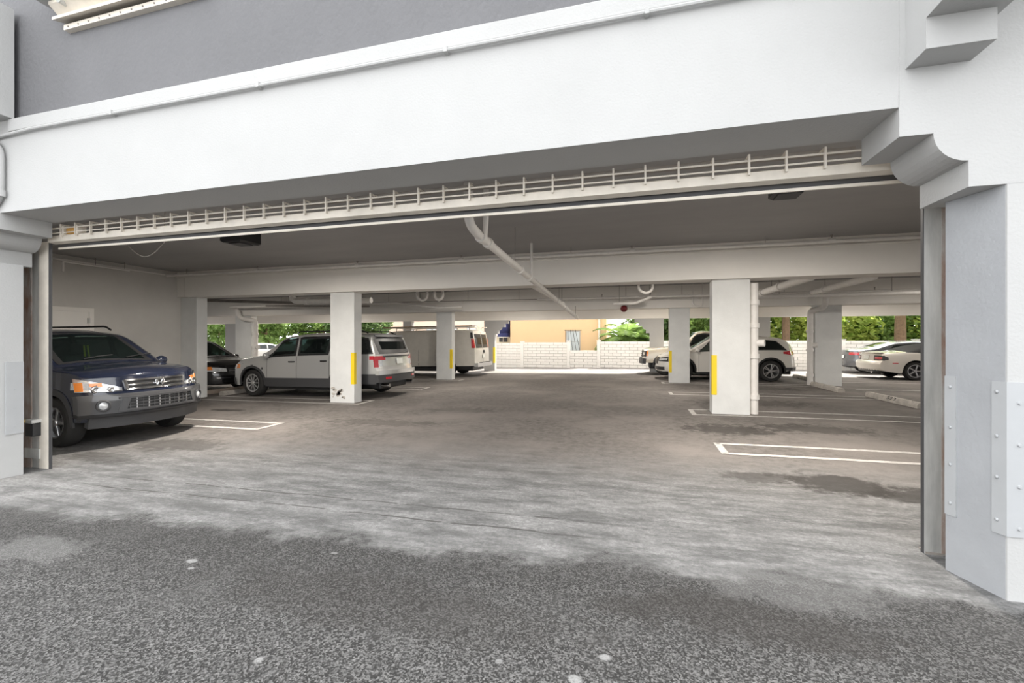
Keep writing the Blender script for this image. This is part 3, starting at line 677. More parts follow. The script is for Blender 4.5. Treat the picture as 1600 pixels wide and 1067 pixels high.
    def endpatch(s, name, front, y0, y1, z0, z1, m, off=.008, ny=10, nz=4, parent=None, th=.02, ring=None, skew=0, zf=None):
        """patch on nose (front) or tail in the y/z plane; z0/z1 may be functions of y; skew shifts y with height"""
        f = lambda q, y: q(y) if callable(q) else q; X = s.L/2 if front else -s.L/2; g = []
        for i in range(ny+1):
            y = y0+(y1-y0)*i/ny; g.append([]); a, b = f(z0, y), f(z1, y)
            for j in range(nz+1):
                z = a+(b-a)*j/nz; p = s.D(X, y+skew*j/nz, z); g[-1].append((p[0]+(off if front else -off), p[1], p[2]))
        return s.sheet(name, g, m, parent, th, ring)
    def toppatch(s, name, x0, x1, m, f0=-1, f1=1, off=.006, nx=14, ny=14, ring=None, parent=None, th=.008, inset=.0):
        g = []
        for i in range(nx+1):
            x = x0+(x1-x0)*i/nx; zb = s.zb(x); h = max(s.zt(x)-zb, .03); zt = zb+h; e = min(.11, .75*h); y1 = max(s.yside(x, zb+h-e)-s.hc, .1)*(1-inset)
            g.append([s.D(x, y1*(f0+(f1-f0)*j/ny), zt-s.crown*((f0+(f1-f0)*j/ny))**2+off) for j in range(ny+1)])
        return s.sheet(name, g, m, parent, th, ring)
    def body(s):
        L2 = s.L/2; n = 130; xs = [-L2+s.L*i/n for i in range(n+1)]; V = []; F = []; K = NS+NG+NC+NT+1; fm = []
        rows = []
        for x in xs:
            P = s.section(x); rows.append(P)
            for sg in (1, -1):
                for (y, z) in P: V.append(s.D(x, sg*y, z))
        id_ = lambda i, sg, k: i*2*K+(0 if sg > 0 else K)+k
        for i in range(n):
            xc = (xs[i]+xs[i+1])/2
            for k in range(K-1):
                kind = 's' if k < NS else 'g' if k < NS+NG else 'c' if k < NS+NG+NC else 't'
                q = (k-NS+.5)/NG; y = (rows[i][k][0]+rows[i][k+1][0])/2; z = (rows[i][k][1]+rows[i][k+1][1])/2
                if any(h(kind, xc, q, y, z) for h in s.holes): continue
                mi = 1 if s.roofmat and s.roofmat[0] < xc < s.roofmat[1] and kind != 's' else 0
                for sg in (1, -1):
                    a = (id_(i, sg, k), id_(i+1, sg, k), id_(i+1, sg, k+1), id_(i, sg, k+1)); F.append(a if sg < 0 else a[::-1]); fm.append(mi)
        for i, sgx in ((0, -1), (n, 1)):
            P = rows[i]; m_ = 8; base = {}
            for k, (y, z) in enumerate(P):
                for j in range(-m_, m_+1):
                    yy = y*j/m_; V.append(s.D(xs[i], yy, z)); base[k, j] = len(V)-1
            for k in range(K-1):
                for j in range(-m_, m_):
                    yc = (P[k][0]*(j+.5)/m_); zc = (P[k][1]+P[k+1][1])/2
                    if any(h('f' if sgx > 0 else 'r', xs[i], 0, yc, zc) for h in s.holes): continue
                    if abs(P[k+1][1]-P[k][1]) < 1e-5 and abs(P[k][0]-P[k+1][0]) < 1e-5: continue
                    a = (base[k, j], base[k, j+1], base[k+1, j+1], base[k+1, j]); F.append(a if sgx > 0 else a[::-1]); fm.append(0)
        me = pmesh('body', V, F); bm = bmesh.new(); bm.from_mesh(me); bmesh.ops.remove_doubles(bm, verts=bm.verts, dist=.0008); bm.to_mesh(me); bm.free()
        me.materials.append(M[s.paint])
        if s.roofmat:
            me.materials.append(M[s.roofmat[2]])
            for p in me.polygons:
                c = p.center
                if s.roofmat[0] < c.x < s.roofmat[1] and c.z > s.zb(c.x)+.02: p.material_index = 1
        s.body_o = obj('body', me, None, s.t, True)
        # dark floor pan with the wheel tubs
        bm = B(-L2+.22, L2-.30, -s.hw+.30, s.hw-.30, .24, .52, .04); box(bm, s.axr+.5, s.axf-.5, -s.hw+.09, s.hw-.09, .22, .40); box(bm, -L2+.3, s.axr-.5, -s.hw+.16, s.hw-.16, .34, .5); box(bm, s.axf+.42, L2-.42, -s.hw+.25, s.hw-.25, .26, .5)
        for a in (s.axf, s.axr): box(bm, a-.5, a+.5, -s.hw+.30, s.hw-.30, .3, .80)
        obj('underbody', bm, 'blackplastic', s.t)
    def wheels(s, spokes=5, rimr=.62, rim='alloy', steer=0, wide=.225, split=False, dark=True):
        r = s.wr; w = wide; first = None
        tyre = [(r*rimr, -w/2+.02), (r*(rimr+.05), -w/2), (r*.90, -w/2-.004), (r*.97, -w/2+.02), (r, -w/2+.05), (r, w/2-.05), (r*.97, w/2-.02), (r*.90, w/2+.004), (r*(rimr+.05), w/2), (r*rimr, w/2-.02), (r*rimr, -w/2+.02)]
        bm = lathe(tyre, 36, cap=False)
        bmesh.ops.remove_doubles(bm, verts=bm.verts, dist=.0005); tm = bpy.data.meshes.new('tyre'); bm.to_mesh(tm); bm.free(); tm.materials.append(M['tyre'])
        tm.shade_smooth(); tm.set_sharp_from_angle(angle=math.radians(38))
        R = r*rimr
        bm = lathe([(R, -w/2+.02), (R+.006, -w/2+.004), (R-.016, -w/2+.006), (R-.03, -w/2+.045), (R-.03, .04)], 36, cap=False)
        for k in range(spokes):
            a0 = 2*math.pi*k/spokes
            for d in ((-.16, .16) if split else (0,)):
                sub = B(.03, R-.012, -w/2+.012, -w/2+.05, -.014 if split else -.075/spokes-.006, .014 if split else .075/spokes+.006, .004)
                bmesh.ops.rotate(sub, verts=sub.verts, cent=(0,0,0), matrix=Matrix.Rotation(a0+d, 3, 'Y'))
                me_ = bpy.data.meshes.new('x'); sub.to_mesh(me_); sub.free(); bm.from_mesh(me_); bpy.data.meshes.remove(me_)
        lathe([(0, -w/2-.002), (.045, -w/2), (.055, -w/2+.02), (.055, .02)], 18, bm=bm, cap=False)
        rm = bpy.data.meshes.new('rim'); bm.to_mesh(rm); bm.free(); rm.materials.append(M[rim])
        bm = lathe([(0, .0), (R-.03, .0), (R-.03, .01), (0, .01)], 24); bmesh.ops.remove_doubles(bm, verts=bm.verts, dist=.0005); dm = bpy.data.meshes.new('brake_disc'); bm.to_mesh(dm); bm.free(); dm.materials.append(M['blackplastic'])
        for ax in (s.axf, s.axr):
            for sg in (1, -1):
                e = bpy.data.objects.new('wheel', tm); COL.objects.link(e); e.parent = s.t; e.location = (ax, sg*(s.hw-wide/2-.03), r)
                e.rotation_euler = (0, 0, (math.pi if sg > 0 else 0)+(steer if ax == s.axf else 0))
                o = bpy.data.objects.new('rim', rm); COL.objects.link(o); o.parent = e
                o = bpy.data.objects.new('brake_disc', dm); COL.objects.link(o); o.parent = e
    def arches(s, m, w=.06, off=.014):
        for ax in (s.axf, s.axr):
            for sg in (1, -1):
                g = []
                a0 = -.12
                for i in range(25):
                    a = a0+(math.pi-2*a0)*i/24; g.append([])
                    for j in range(3):
                        R = s.ra-.012+(w+.012)*j/2; x, z = ax+R*math.cos(a), max(.2, s.wr+R*math.sin(a)); g[-1].append(s.D(x, sg*(s.yside(x, z)+off), z))
                nu = len(g); V = []; F = []
                for k in (0, 1):
                    for r_ in g:
                        for p in r_: V.append((p[0], p[1]-sg*.03*k, p[2]))
                n = nu*3; ix = lambda i, j: i*3+j
                for i in range(nu-1):
                    for j in range(2): q = (ix(i, j), ix(i+1, j), ix(i+1, j+1), ix(i, j+1)); F.append(q); F.append(tuple(v+n for v in q[::-1]))
                    for j in (0, 2): F.append((ix(i, j), ix(i, j)+n, ix(i+1, j)+n, ix(i+1, j)))
                o = s.part('wheel_arch', V, F, m); bm = bmesh.new(); bm.from_mesh(o.data); bmesh.ops.recalc_face_normals(bm, faces=bm.faces[:]); bm.to_mesh(o.data); bm.free()
    def mirrors(s, x, m=None, z=None):
        for sg in (1, -1):
            z_ = z or s.zb(x)+.07; y = s.yside(x, z_-.05)
            bm = bmesh.new(); bmesh.ops.create_uvsphere(bm, u_segments=14, v_segments=8, radius=1)
            for v in bm.verts: v.co = Vector((v.co.x*.075+(.03 if v.co.x > 0 else 0)*0, v.co.y*.105, v.co.z*.075))
            bmesh.ops.translate(bm, verts=bm.verts, vec=(x, sg*(y+.12), z_))
            o = obj('mirror', bm, m or s.paint, s.t, True); obj('mirror_arm', B(x-.03, x+.03, min(sg*(y-.03), sg*(y+.08)), max(sg*(y-.03), sg*(y+.08)), z_-.07, z_-.03, .008), 'blackplastic', o)
    def seams(s, xs, z0=None):
        for x in xs:
            for sg in (1, -1):
                s.side('door_seam', sg, x-.004, x+.004, lambda q: max(s.zl(q)+.02, .26), lambda q: s.zb(q)+.01, 'blackplastic', off=.002, nx=1, nz=8, th=.006)
    def handles(s, xs, m=None, dz=.13):
        for x in xs:
            for sg in (1, -1):
                z = s.zb(x)-dz; y = sg*s.yside(x, z); bm = B(x-.10, x+.10, y-.018, y+.030, z-.018, z+.018, .010); obj('door_handle', bm, m or s.paint, s.t, True)
    def cabin(s, xd, rows, zseat=.62, roof=1.3, steer_side=1, w=.46):
        """dashboard, steering wheel, seats; steer_side = +1: left of the car"""
        obj('dashboard', B(xd-.28, xd+.25, -s.hw+.22, s.hw-.22, s.zb(xd)-.35, s.zb(xd)-.03, .06), 'blackplastic', s.t)
        ring = [(xd-.40+.05*math.sin(2*math.pi*k/20), steer_side*.37+.18*math.cos(2*math.pi*k/20), s.zb(xd)+.0+.17*math.sin(2*math.pi*k/20)) for k in range(20)]
        sw = obj('steering_wheel', tube(ring, .016, 8, closed=True), 'seat', s.t, True)
        obj('wheel_boss', B(xd-.42, xd-.28, steer_side*.37-.09, steer_side*.37+.09, s.zb(xd)-.05, s.zb(xd)+.05, .02), 'seat', sw)
        for x in rows:
            for sg in (1, -1):
                bm = B(x-.25, x+.25, sg*.38-.25, sg*.38+.25, zseat-.2, zseat, .06); box(bm, x-.34, x-.20, sg*.38-.24, sg*.38+.24, zseat-.1, roof-.22, .06)
                o = obj('seat', bm, 'seat', s.t, True); obj('headrest', B(x-.34, x-.24, sg*.38-.13, sg*.38+.13, roof-.20, roof-.02, .04), 'seat', o, True)
    def windscreen(s, xb, xt, m='gl_wind', name='windscreen'):
        a, b = min(xb, xt), max(xb, xt)
        s.addhole(lambda kind, x, q, y, z: kind == 't' and a+.06 < x < b-.06)
        s._ws = getattr(s, '_ws', [])+[(name, a, b, m)]
    def finish_glass(s):
        for name, a, b, m in getattr(s, '_ws', []): s.toppatch(name, a, b, m, ring='blackplastic', nx=16, ny=16)
    def wipers(s, xb):
        for y in (-.35, .25):
            z = s.zt(xb)+.02; bm = tube([(xb+.03, y, z), (xb-.06, y+.25, s.zt(xb-.06)+.015), (xb-.10, y+.48, s.zt(xb-.10)+.008)], .009, 6); obj('wiper', bm, 'blackplastic', s.t)
def lerpf(x0, z0, x1, z1): return lambda x: z0+(z1-z0)*(x-x0)/(x1-x0)
def fog(c, y, z, r=.075):
    p = c.D(c.L/2, y, z); n = Vector((1, .38*(1 if y > 0 else -1), 0)).normalized()
    q = Vector(p)+Vector((.055, 0, 0)); R = Vector((1,0,0)).rotation_difference(n).to_matrix()
    def place(bm):
        bmesh.ops.rotate(bm, verts=bm.verts, cent=(0,0,0), matrix=R); bmesh.ops.translate(bm, verts=bm.verts, vec=q); return bm
    o = obj('fog_lamp', place(lathe([(r*1.35, -.06), (r*1.35, .012), (r*1.1, .02), (r, -.005), (r, -.03)], 24, 'x')), 'greyplastic', c.t, True)
    obj('lens', place(lathe([(r, -.02), (r*.8, .004), (r*.4, .014), (0, .016)], 24, 'x')), 'lens_white', o, True)
def plate(c, front, z, w=.26, h=.15, off=.03):
    c.endpatch('number_plate', front, -w/2*1.15, w/2*1.15, z-h/2, z+h/2, 'plate', off=off, ny=2, nz=1, th=.012)
PI = math.pi

# 1 ---- dark blue compact SUV
c = Car('car', 'dark blue compact SUV with amber cornered headlights parked nose out at left', 'car', -9.68, 5.4, 0, 4.55, .89,
    [(-2.275,1.58),(-2.05,1.64),(-.8,1.68),(.1,1.665),(.42,1.61),(1.16,1.15),(1.3,1.12),(1.9,1.07),(2.2,1.02),(2.275,.97)],
    [(-2.275,1.06),(0,1.05),(1.16,1.05),(1.9,.98),(2.275,.90)], [(-2.275,.40),(-1.7,.34),(1.0,.30),(1.85,.36),(2.275,.36)],
    1.40, -1.22, .345, 'navy', pcf=.36, proff=[(0,.10),(.36,.04),(.44,0),(.70,0),(.76,.06),(.95,.10),(1.1,.18)], tum=.24)
c.windscreen(1.16, .42); c.sidehole(.95,.02,.60,.02); c.sidehole(-.06,-1.0,-.06,-1.0); c.sidehole(-1.1,-2.1,-1.1,-1.95)
c.addhole(lambda k, x, q, y, z: k == 'r' and abs(y) < .6 and 1.13 < z < 1.5)
c.body(); c.finish_glass()
for sg in (1, -1):
    c.window('side_window', sg, 1.05, .0, .55, .0); c.window('side_window', sg, -.05, -1.02, -.05, -1.0); c.window('side_window', sg, -1.08, -2.15, -1.08, -2.02, 'gl_dark')
c.endpatch('rear_window', False, -.68, .68, 1.08, 1.55, 'gl_dark', ring='blackplastic')
c.wheels(5, .60, steer=-.05); c.arches('greyplastic', .07); c.mirrors(.92); c.seams([.98, -.02, -1.0]); c.handles([.15, -.85]); c.cabin(.95, (.05, -.85), roof=1.45); c.wipers(1.12)
for sg in (1, -1):
    hl = c.endpatch('headlight', True, sg*.47, sg*.885, lambda y: .735+.04*abs(y), lambda y: .80+.36*(abs(y)-.45), 'lens_white', off=.012, ny=12, nz=6, th=.05, ring='chrome')
    c.endpatch('amber_indicator', True, sg*.82, sg*.885, lambda y: .78, lambda y: .90, 'lens_amber', off=.020, parent=hl, ny=4)
    c.endpatch('amber_indicator', True, sg*.66, sg*.77, lambda y: .835, lambda y: .885, 'lens_amber', off=.020, parent=hl, ny=4)
    for yy, rr in ((.72, .052), (.58, .040)):
        p = c.D(c.L/2, sg*yy, .81); obj('reflector', lathe([(rr, p[0]+.0), (rr, p[0]+.026), (rr*.6, p[0]+.030), (0, p[0]+.022)], 18, 'x', loc=(0, p[1], .800 if yy > .6 else .79)), 'chrome', hl, True)
    c.side('side_marker', sg, 1.82, 2.02, lambda x: .80, lambda x: .90, 'lens_white', off=.004)
bp = c.endpatch('bumper', True, -.90, .90, .44, .725, 'bumper_grey', off=.05, ny=26, nz=6, th=.09)
c.endpatch('bumper_lip', True, -.91, .91, .415, .455, 'blackplastic', off=.075, ny=26, nz=2, th=.09)
c.endpatch('valance', True, -.80, .80, .27, .415, 'greyplastic', off=.035, ny=20, nz=3, th=.08)
lg = c.endpatch('lower_grille', True, -.50, .50, lambda y: .505+.03*abs(y), lambda y: .655, 'blackplastic', off=.060, ny=12, nz=4, th=.03)
for a, b in ((.655, .68), (.485, .51)): c.endpatch('grille_frame', True, -.56, .56, a, b, 'bumper_grey', off=.085, ny=14, nz=1, th=.05, parent=lg)
for zz in (.545, .59, .63): c.endpatch('grille_bar', True, -.49, .49, zz-.006, zz+.006, 'greyplastic', off=.072, ny=12, nz=1, th=.02, parent=lg)
for k in range(-6, 7): c.endpatch('grille_bar', True, k*.075-.006, k*.075+.006, .51, .655, 'alloy' if k % 2 else 'greyplastic', off=.07, ny=1, nz=2, th=.02, parent=lg)
for sg in (1, -1):
    c.endpatch('grille_strut', True, sg*.50, sg*.585, .48, .68, 'bumper_grey', off=.085, ny=3, nz=3, th=.05, parent=lg, skew=-sg*.06)
    fog(c, sg*.70, .575, .062)
gr = c.endpatch('grille', True, -.42, .42, lambda y: .775, lambda y: .895, 'blackplastic', off=.010, ny=12, nz=4, th=.03)
for z0, z1 in ((.89, .915), (.827, .843), (.765, .787)): c.endpatch('grille_slat', True, -.435, .435, z0, z1, 'chrome', off=.028, ny=12, nz=1, th=.03, parent=gr)
for sg in (1, -1): c.endpatch('grille_side', True, sg*.40, sg*.435, .775, .905, 'chrome', off=.028, ny=2, nz=2, th=.03, parent=gr, skew=sg*.02)
# chrome emblem: rounded trapezoid ring with an H
px = c.D(c.L/2, 0, .84)[0]+.045
ring = [(px, y, z) for y, z in ((-.055,0.880),(-.03,0.887),(.03,0.887),(.055,0.880),(.062,0.865),(.052,0.810),(.04,0.797),(-.04,0.797),(-.052,0.810),(-.062,0.865))]
bm = tube(ring, .007, 6, closed=True)
for sg in (1, -1): tube([(px, sg*.038, 0.877), (px, sg*.022, 0.842), (px, sg*.032, 0.807)], .007, 6, bm)
tube([(px, -.024, 0.842), (px, .024, 0.842)], .007, 6, bm); obj('emblem', bm, 'chrome', gr)
for sg in (1, -1):
    rl = obj('roof_rail', tube(bend([(.25, sg*.60, 1.655), (.12, sg*.60, 1.72), (-1.6, sg*.60, 1.73), (-1.8, sg*.60, 1.66)], .12), .016, 8), 'blackplastic', c.t, True)
    c.side('sill_cladding', sg, -.85, 1.02, lambda x: .29, lambda x: .43, 'greyplastic', off=.012)
bm = tube([(.62, -.03, 1.40), (.64, -.03, 1.22)], .012, 6); tube([(.62, .02, 1.40), (.64, .03, 1.20)], .012, 6, bm); obj('hanging_tassel', bm, 'yellow', c.t)
c.t.scale = (1.04, 1.04, 1.09)
c.t.location.x -= .08

# 2 ---- silver SUV
c = Car('car', 'silver SUV with scraped front fender parked behind the left column', 'car', -8.75, 10.98, PI, 5.1, .98,
    [(-2.55,1.60),(-2.42,1.70),(-1.9,1.755),(-.9,1.79),(0,1.78),(.55,1.72),(1.30,1.22),(1.5,1.175),(2.1,1.10),(2.45,1.0),(2.55,.92)],
    [(-2.55,1.17),(0,1.12),(1.3,1.09),(2.1,.98),(2.55,.84)], [(-2.55,.46),(-2.0,.40),(-.9,.32),(1.1,.32),(2.2,.32),(2.55,.34)],
    1.60, -1.42, .385, 'silver', pcf=.36, pcr=.17, proff=[(0,.15),(.35,.03),(.5,0),(.75,0),(.92,.06),(1.1,.15)], profr=[(0,.06),(.45,0),(.75,0),(.78,.05),(1.15,.08),(1.70,.34)], tum=.26)
c.windscreen(1.30, .55); c.sidehole(1.05,.15,.7,.15); c.sidehole(.05,-.85,.05,-.95); c.sidehole(-1.05,-2.2,-1.15,-2.0)
c.addhole(lambda k, x, q, y, z: k == 'r' and abs(y) < .68 and 1.24 < z < 1.58)
c.body(); c.finish_glass()
for sg in (1, -1):
    c.window('side_window', sg, 1.15, .12, .66, .12); c.window('side_window', sg, .06, -.92, .06, -1.0); c.window('side_window', sg, -1.0, -2.42, -1.10, -2.12, 'gl_dark')
    tl = c.endpatch('tail_light', False, sg*.62, sg*.97, lambda y: 1.02-.12*max(0, abs(y)-.70), lambda y: 1.13, 'lens_red', off=.012, ny=8, nz=3, th=.04)
    c.endpatch('tail_lens', False, sg*.72, sg*.86, .86, 1.02, 'lens_white', off=.014, ny=4, nz=3, parent=tl, th=.04)
    c.side('tail_wrap', sg, -2.50, -2.22, lambda x: 1.04, lambda x: 1.135, 'lens_red', off=.010, parent=tl)
    c.endpatch('tail_lens', False, sg*.86, sg*.97, .84, 1.02, 'lens_red', off=.014, ny=4, nz=3, parent=tl, th=.04)
    c.side('sill_cladding', sg, -.98, 1.14, lambda x: .30, lambda x: .54, 'greyplastic', off=.010)
    c.side('bumper_side', sg, -2.50, -1.84, lambda x: .40, lambda x: .66, 'greyplastic', off=.012)
    hl = c.endpatch('headlight', True, sg*.62, sg*.97, .78, .90, 'lens_white', off=.012, ny=8, th=.04); c.side('amber_indicator', sg, 2.1, 2.42, lambda x: .80, lambda x: .92, 'lens_amber', off=.012, parent=hl)
    obj('roof_rail', tube(bend([(.3, sg*.66, 1.77), (.2, sg*.66, 1.82), (-1.8, sg*.66, 1.81), (-1.95, sg*.66, 1.74)], .1), .016, 8), 'blackplastic', c.t, True)
    obj('exhaust_pipe', tube([(-2.25, sg*.62, .36), (-2.56, sg*.62, .35)], .045, 12), 'chrome', c.t, True)
c.endpatch('rear_window', False, -.78, .78, 1.19, 1.62, 'gl_dark', ring='blackplastic', ny=12)
c.endpatch('spoiler', False, -.72, .72, 1.64, 1.70, 'greyplastic', off=.06, ny=10, nz=2, th=.30)
c.endpatch('trim_bar', False, -.70, .70, 1.095, 1.135, 'greyplastic', off=.02, ny=10, nz=1)
rb = c.endpatch('rear_bumper', False, -.97, .97, .44, .64, 'greyplastic', off=.06, ny=20, nz=3, th=.10); c.endpatch('bumper_cover', False, -.97, .97, .64, .75, 'silver', off=.07, ny=20, nz=3, th=.10)
for sg in (1, -1): c.endpatch('reflector', False, sg*.55, sg*.75, .52, .58, 'lens_red', off=.075, ny=2, nz=1, parent=rb)
plate(c, False, .98); c.wheels(10, .64, steer=-.10, wide=.24); c.arches('greyplastic', .05); c.mirrors(1.0); c.seams([1.08, .09, -.95]); c.handles([.25, -.78], 'blackplastic'); c.cabin(1.05, (.15, -.85), roof=1.52, zseat=.75)
c.endpatch('front_bumper', True, -.96, .96, .34, .52, 'greyplastic', off=.03, ny=16, nz=3, th=.06); c.endpatch('grille', True, -.55, .55, .66, .88, 'alloy', off=.02, ny=8)
for x, z, w, h in ((1.95,.93,.10,.03),(1.78,.86,.07,.03),(1.60,.89,.09,.02),(1.24,.80,.05,.06),(1.30,.74,.04,.05),(2.1,.90,.06,.03)):
    c.side('scrape', 1, x-w/2, x+w/2, (lambda x_, z=z, h=h: z-h/2), (lambda x_, z=z, h=h: z+h/2), 'white' if x > 1.7 else 'greyplastic', off=.004, nx=3, nz=2, th=.005)

# 3 ---- black car nose to nose with it
c = Car('car', 'black car with amber headlight corner parked behind the side wall', 'car', -14.35, 11.2, 0, 4.7, .90,
    [(-2.35,1.55),(-2.1,1.64),(-.8,1.68),(.1,1.65),(.45,1.58),(1.35,1.08),(1.5,1.04),(2.0,.97),(2.3,.88),(2.35,.82)],
    [(-2.35,1.06),(0,1.02),(1.35,.98),(2.0,.88),(2.35,.76)], [(-2.35,.36),(-1.7,.30),(1.0,.26),(2.35,.24)], 1.42, -1.28, .335, 'black', pcf=.40, proff=[(0,.05),(.3,0),(.6,0),(.75,.06),(1,.2)])
c.windscreen(1.35, .45); c.sidehole(1.1,.1,.65,.1); c.body(); c.finish_glass()
for sg in (1, -1):
    c.window('side_window', sg, 1.2, .05, .6, .05); c.window('side_window', sg, .0, -1.0, .0, -1.0, 'gl_dark')
    hl = c.endpatch('headlight', True, sg*.45, sg*.88, lambda y: .62+.05*abs(y), lambda y: .68+.14*abs(y), 'lens_white', off=.012, ny=10, th=.04); c.endpatch('amber_indicator', True, sg*.76, sg*.885, .70, .80, 'lens_amber', off=.020, ny=4, parent=hl)
gr = c.endpatch('grille', True, -.40, .40, .60, .74, 'blackplastic', off=.012); c.endpatch('grille_slat', True, -.40, .40, .66, .675, 'chrome', off=.024, nz=1, parent=gr)
px = c.D(c.L/2, 0, .68)[0]+.04; bm = tube([(px, y, z) for y, z in ((-.05,.72),(.05,.72),(.04,.64),(-.04,.64))], .008, 6, closed=True); tube([(px, -.02, .72), (px, -.02, .64)], .007, 6, bm); tube([(px, .02, .72), (px, .02, .64)], .007, 6, bm); obj('emblem', bm, 'chrome', gr)
c.endpatch('bumper', True, -.88, .88, .28, .52, 'black', off=.05, ny=16, nz=3, th=.08); c.endpatch('bumper_strip', True, -.72, -.40, .45, .465, 'chrome', off=.06, nz=1)
c.wheels(7); c.mirrors(1.05); c.seams([.95, .03]); c.cabin(1.1, (.1, -.8), roof=1.42)

# 4 ---- white work van
c = Car('van', 'white work van with ladder rack parked beyond the silver car', 'van', -9.22, 18.45, PI, 5.7, 1.0,
    [(-2.85,1.97),(-2.7,2.03),(1.1,2.03),(1.35,1.96),(2.02,1.28),(2.15,1.22),(2.85,1.02)],
    [(-2.85,1.15),(1.9,1.15),(2.85,.92)], [(-2.85,.46),(2.85,.42)], 2.02, -1.55, .37, 'vanwhite', tum=.11, pcf=.2, pcr=.05, proff=[(0,.03),(1,.1)], profr=[(0,0),(1.1,0),(2.0,.14)], hcorner=.14, blur=.06)
c.windscreen(2.02, 1.35); c.sidehole(1.85,1.0,1.45,1.0)
c.addhole(lambda k, x, q, y, z: k == 'r' and .10 < abs(y) < .70 and 1.28 < z < 1.76)
c.body(); c.finish_glass()
for sg in (1, -1):
    c.window('side_window', sg, 1.95, .95, 1.5, .95)
    c.endpatch('rear_window', False, sg*.05, sg*.76, 1.22, 1.82, 'gl_side', ring='blackplastic')
    c.endpatch('tail_light', False, sg*.86, sg*.985, 1.22, 1.62, 'lens_red', off=.012, ny=3, th=.03)
    c.side('tail_wrap', sg, -2.84, -2.70, lambda x: 1.22, lambda x: 1.62, 'lens_red', off=.01, nx=3)
    c.side('rear_pillar', sg, -2.83, -2.66, lambda x: 1.64, lambda x: 1.88, 'blackplastic', off=.008, nx=3)
    c.side('side_moulding', sg, -1.05, 1.5, lambda x: .58, lambda x: .66, 'vanwhite', off=.018)
c.endpatch('door_seam', False, -.008, .008, .6, 1.9, 'blackplastic', off=.004, ny=1, nz=8, th=.01); c.endpatch('latch', False, -.16, -.04, 1.0, 1.12, 'blackplastic', off=.03, ny=2, nz=2)
c.endpatch('rear_bumper', False, -.98, .98, .42, .58, 'alloy', off=.16, ny=10, nz=2, th=.17); c.endpatch('bumper_step', False, -.5, .5, .58, .60, 'blackplastic', off=.16, ny=4, nz=1, th=.15)
plate(c, False, .86); c.wheels(6, .62, 'greyplastic'); c.mirrors(1.75, 'blackplastic'); c.seams([.95, -.2, -1.0]); c.endpatch('front_bumper', True, -.98, .98, .40, .58, 'greyplastic', off=.05, th=.08)
rk = thing('ladder_rack', 'roof rack of pale bars on top of the white van', 'roof rack', Vector(c.t.location)+Vector((0, 0, 2.03)), c.t.rotation_euler)
for x in (-2.5, -1.3, 0, 1.0): obj('cross_bar', tube(bend([(x, -.78, -.08), (x, -.78, .10), (x, .78, .10), (x, .78, -.08)], .05), .022, 8), 'rail', rk)
for sg in (1, -1): obj('side_bar', tube([(-2.75, sg*.78, .11), (1.4, sg*.78, .11)], .022, 8), 'rail', rk)
ld = thing('ladder', 'old wooden ladder tied on the rack of the white van', 'ladder', Vector(c.t.location)+Vector((0, .25, 2.17)), c.t.rotation_euler)
for sg in (1, -1): obj('stile', B(-2.3, 2.2, sg*.2-.025, sg*.2+.025, -.01, .06), 'wood', ld)
for k in range(14): obj('rung', tube([(-2.1+k*.32, -.2, .025), (-2.1+k*.32, .2, .025)], .016, 6), 'wood', ld)

# 5 ---- white SUV at right
c = Car('car', 'white SUV with grey five spoke wheels behind the right columns', 'car', 3.22, 17.9, PI, 4.68, .94,
    [(-2.34,1.26),(-2.2,1.36),(-1.75,1.55),(-1.1,1.63),(-.2,1.65),(.4,1.60),(1.15,1.14),(1.4,1.09),(2.0,1.0),(2.34,.84)],
    [(-2.34,1.06),(-1.6,1.08),(0,1.04),(1.15,1.0),(2.0,.92),(2.34,.76)], [(-2.34,.44),(-1.8,.36),(.9,.30),(2.34,.30)], 1.45, -1.42, .37, 'cream', pcf=.42, pcr=.30, proff=[(0,.08),(.4,0),(.7,.02),(1,.2)], profr=[(0,.05),(.5,0),(.9,.02),(1.3,.16)], tum=.36)
c.windscreen(1.15, .4); c.body(); c.finish_glass()
for sg in (1, -1):
    c.window('side_window', sg, 1.05, .1, .55, .1); c.window('side_window', sg, .02, -.85, .02, -.85, 'gl_dark'); c.window('side_window', sg, -.92, -1.98, -.92, -1.6, 'gl_dark', t1=.88)
    tl = c.endpatch('tail_light', False, sg*.50, sg*.93, lambda y: .95, lambda y: 1.06, 'lens_red', off=.012, ny=8, th=.04); c.side('tail_wrap', sg, -2.33, -1.80, lambda x: .92+.10*(x+2.33), lambda x: 1.09-.08*(x+2.33), 'lens_red', off=.014, parent=tl)
    c.side('bumper_side', sg, -2.3, -1.85, lambda x: .40, lambda x: .50, 'greyplastic', off=.012)
    hl = c.endpatch('headlight', True, sg*.48, sg*.92, lambda y: .66, lambda y: .70+.16*abs(y), 'lens_white', off=.014, ny=8, th=.05, ring='blackplastic')
c.endpatch('rear_bumper', False, -.93, .93, .38, .50, 'greyplastic', off=.03, ny=14, th=.06); c.endpatch('lower_grille', True, -.8, .8, .34, .46, 'blackplastic', off=.02, ny=10); c.endpatch('grille', True, -.42, .42, .56, .82, 'blackplastic', off=.02)
c.toppatch('rear_window', -2.26, -1.75, 'gl_dark', ring='blackplastic'); c.wheels(5, .66, split=True); c.arches('blackplastic', .05); c.mirrors(.95); c.seams([.9, .06, -.9]); c.handles([.2, -.72]); plate(c, False, .80)

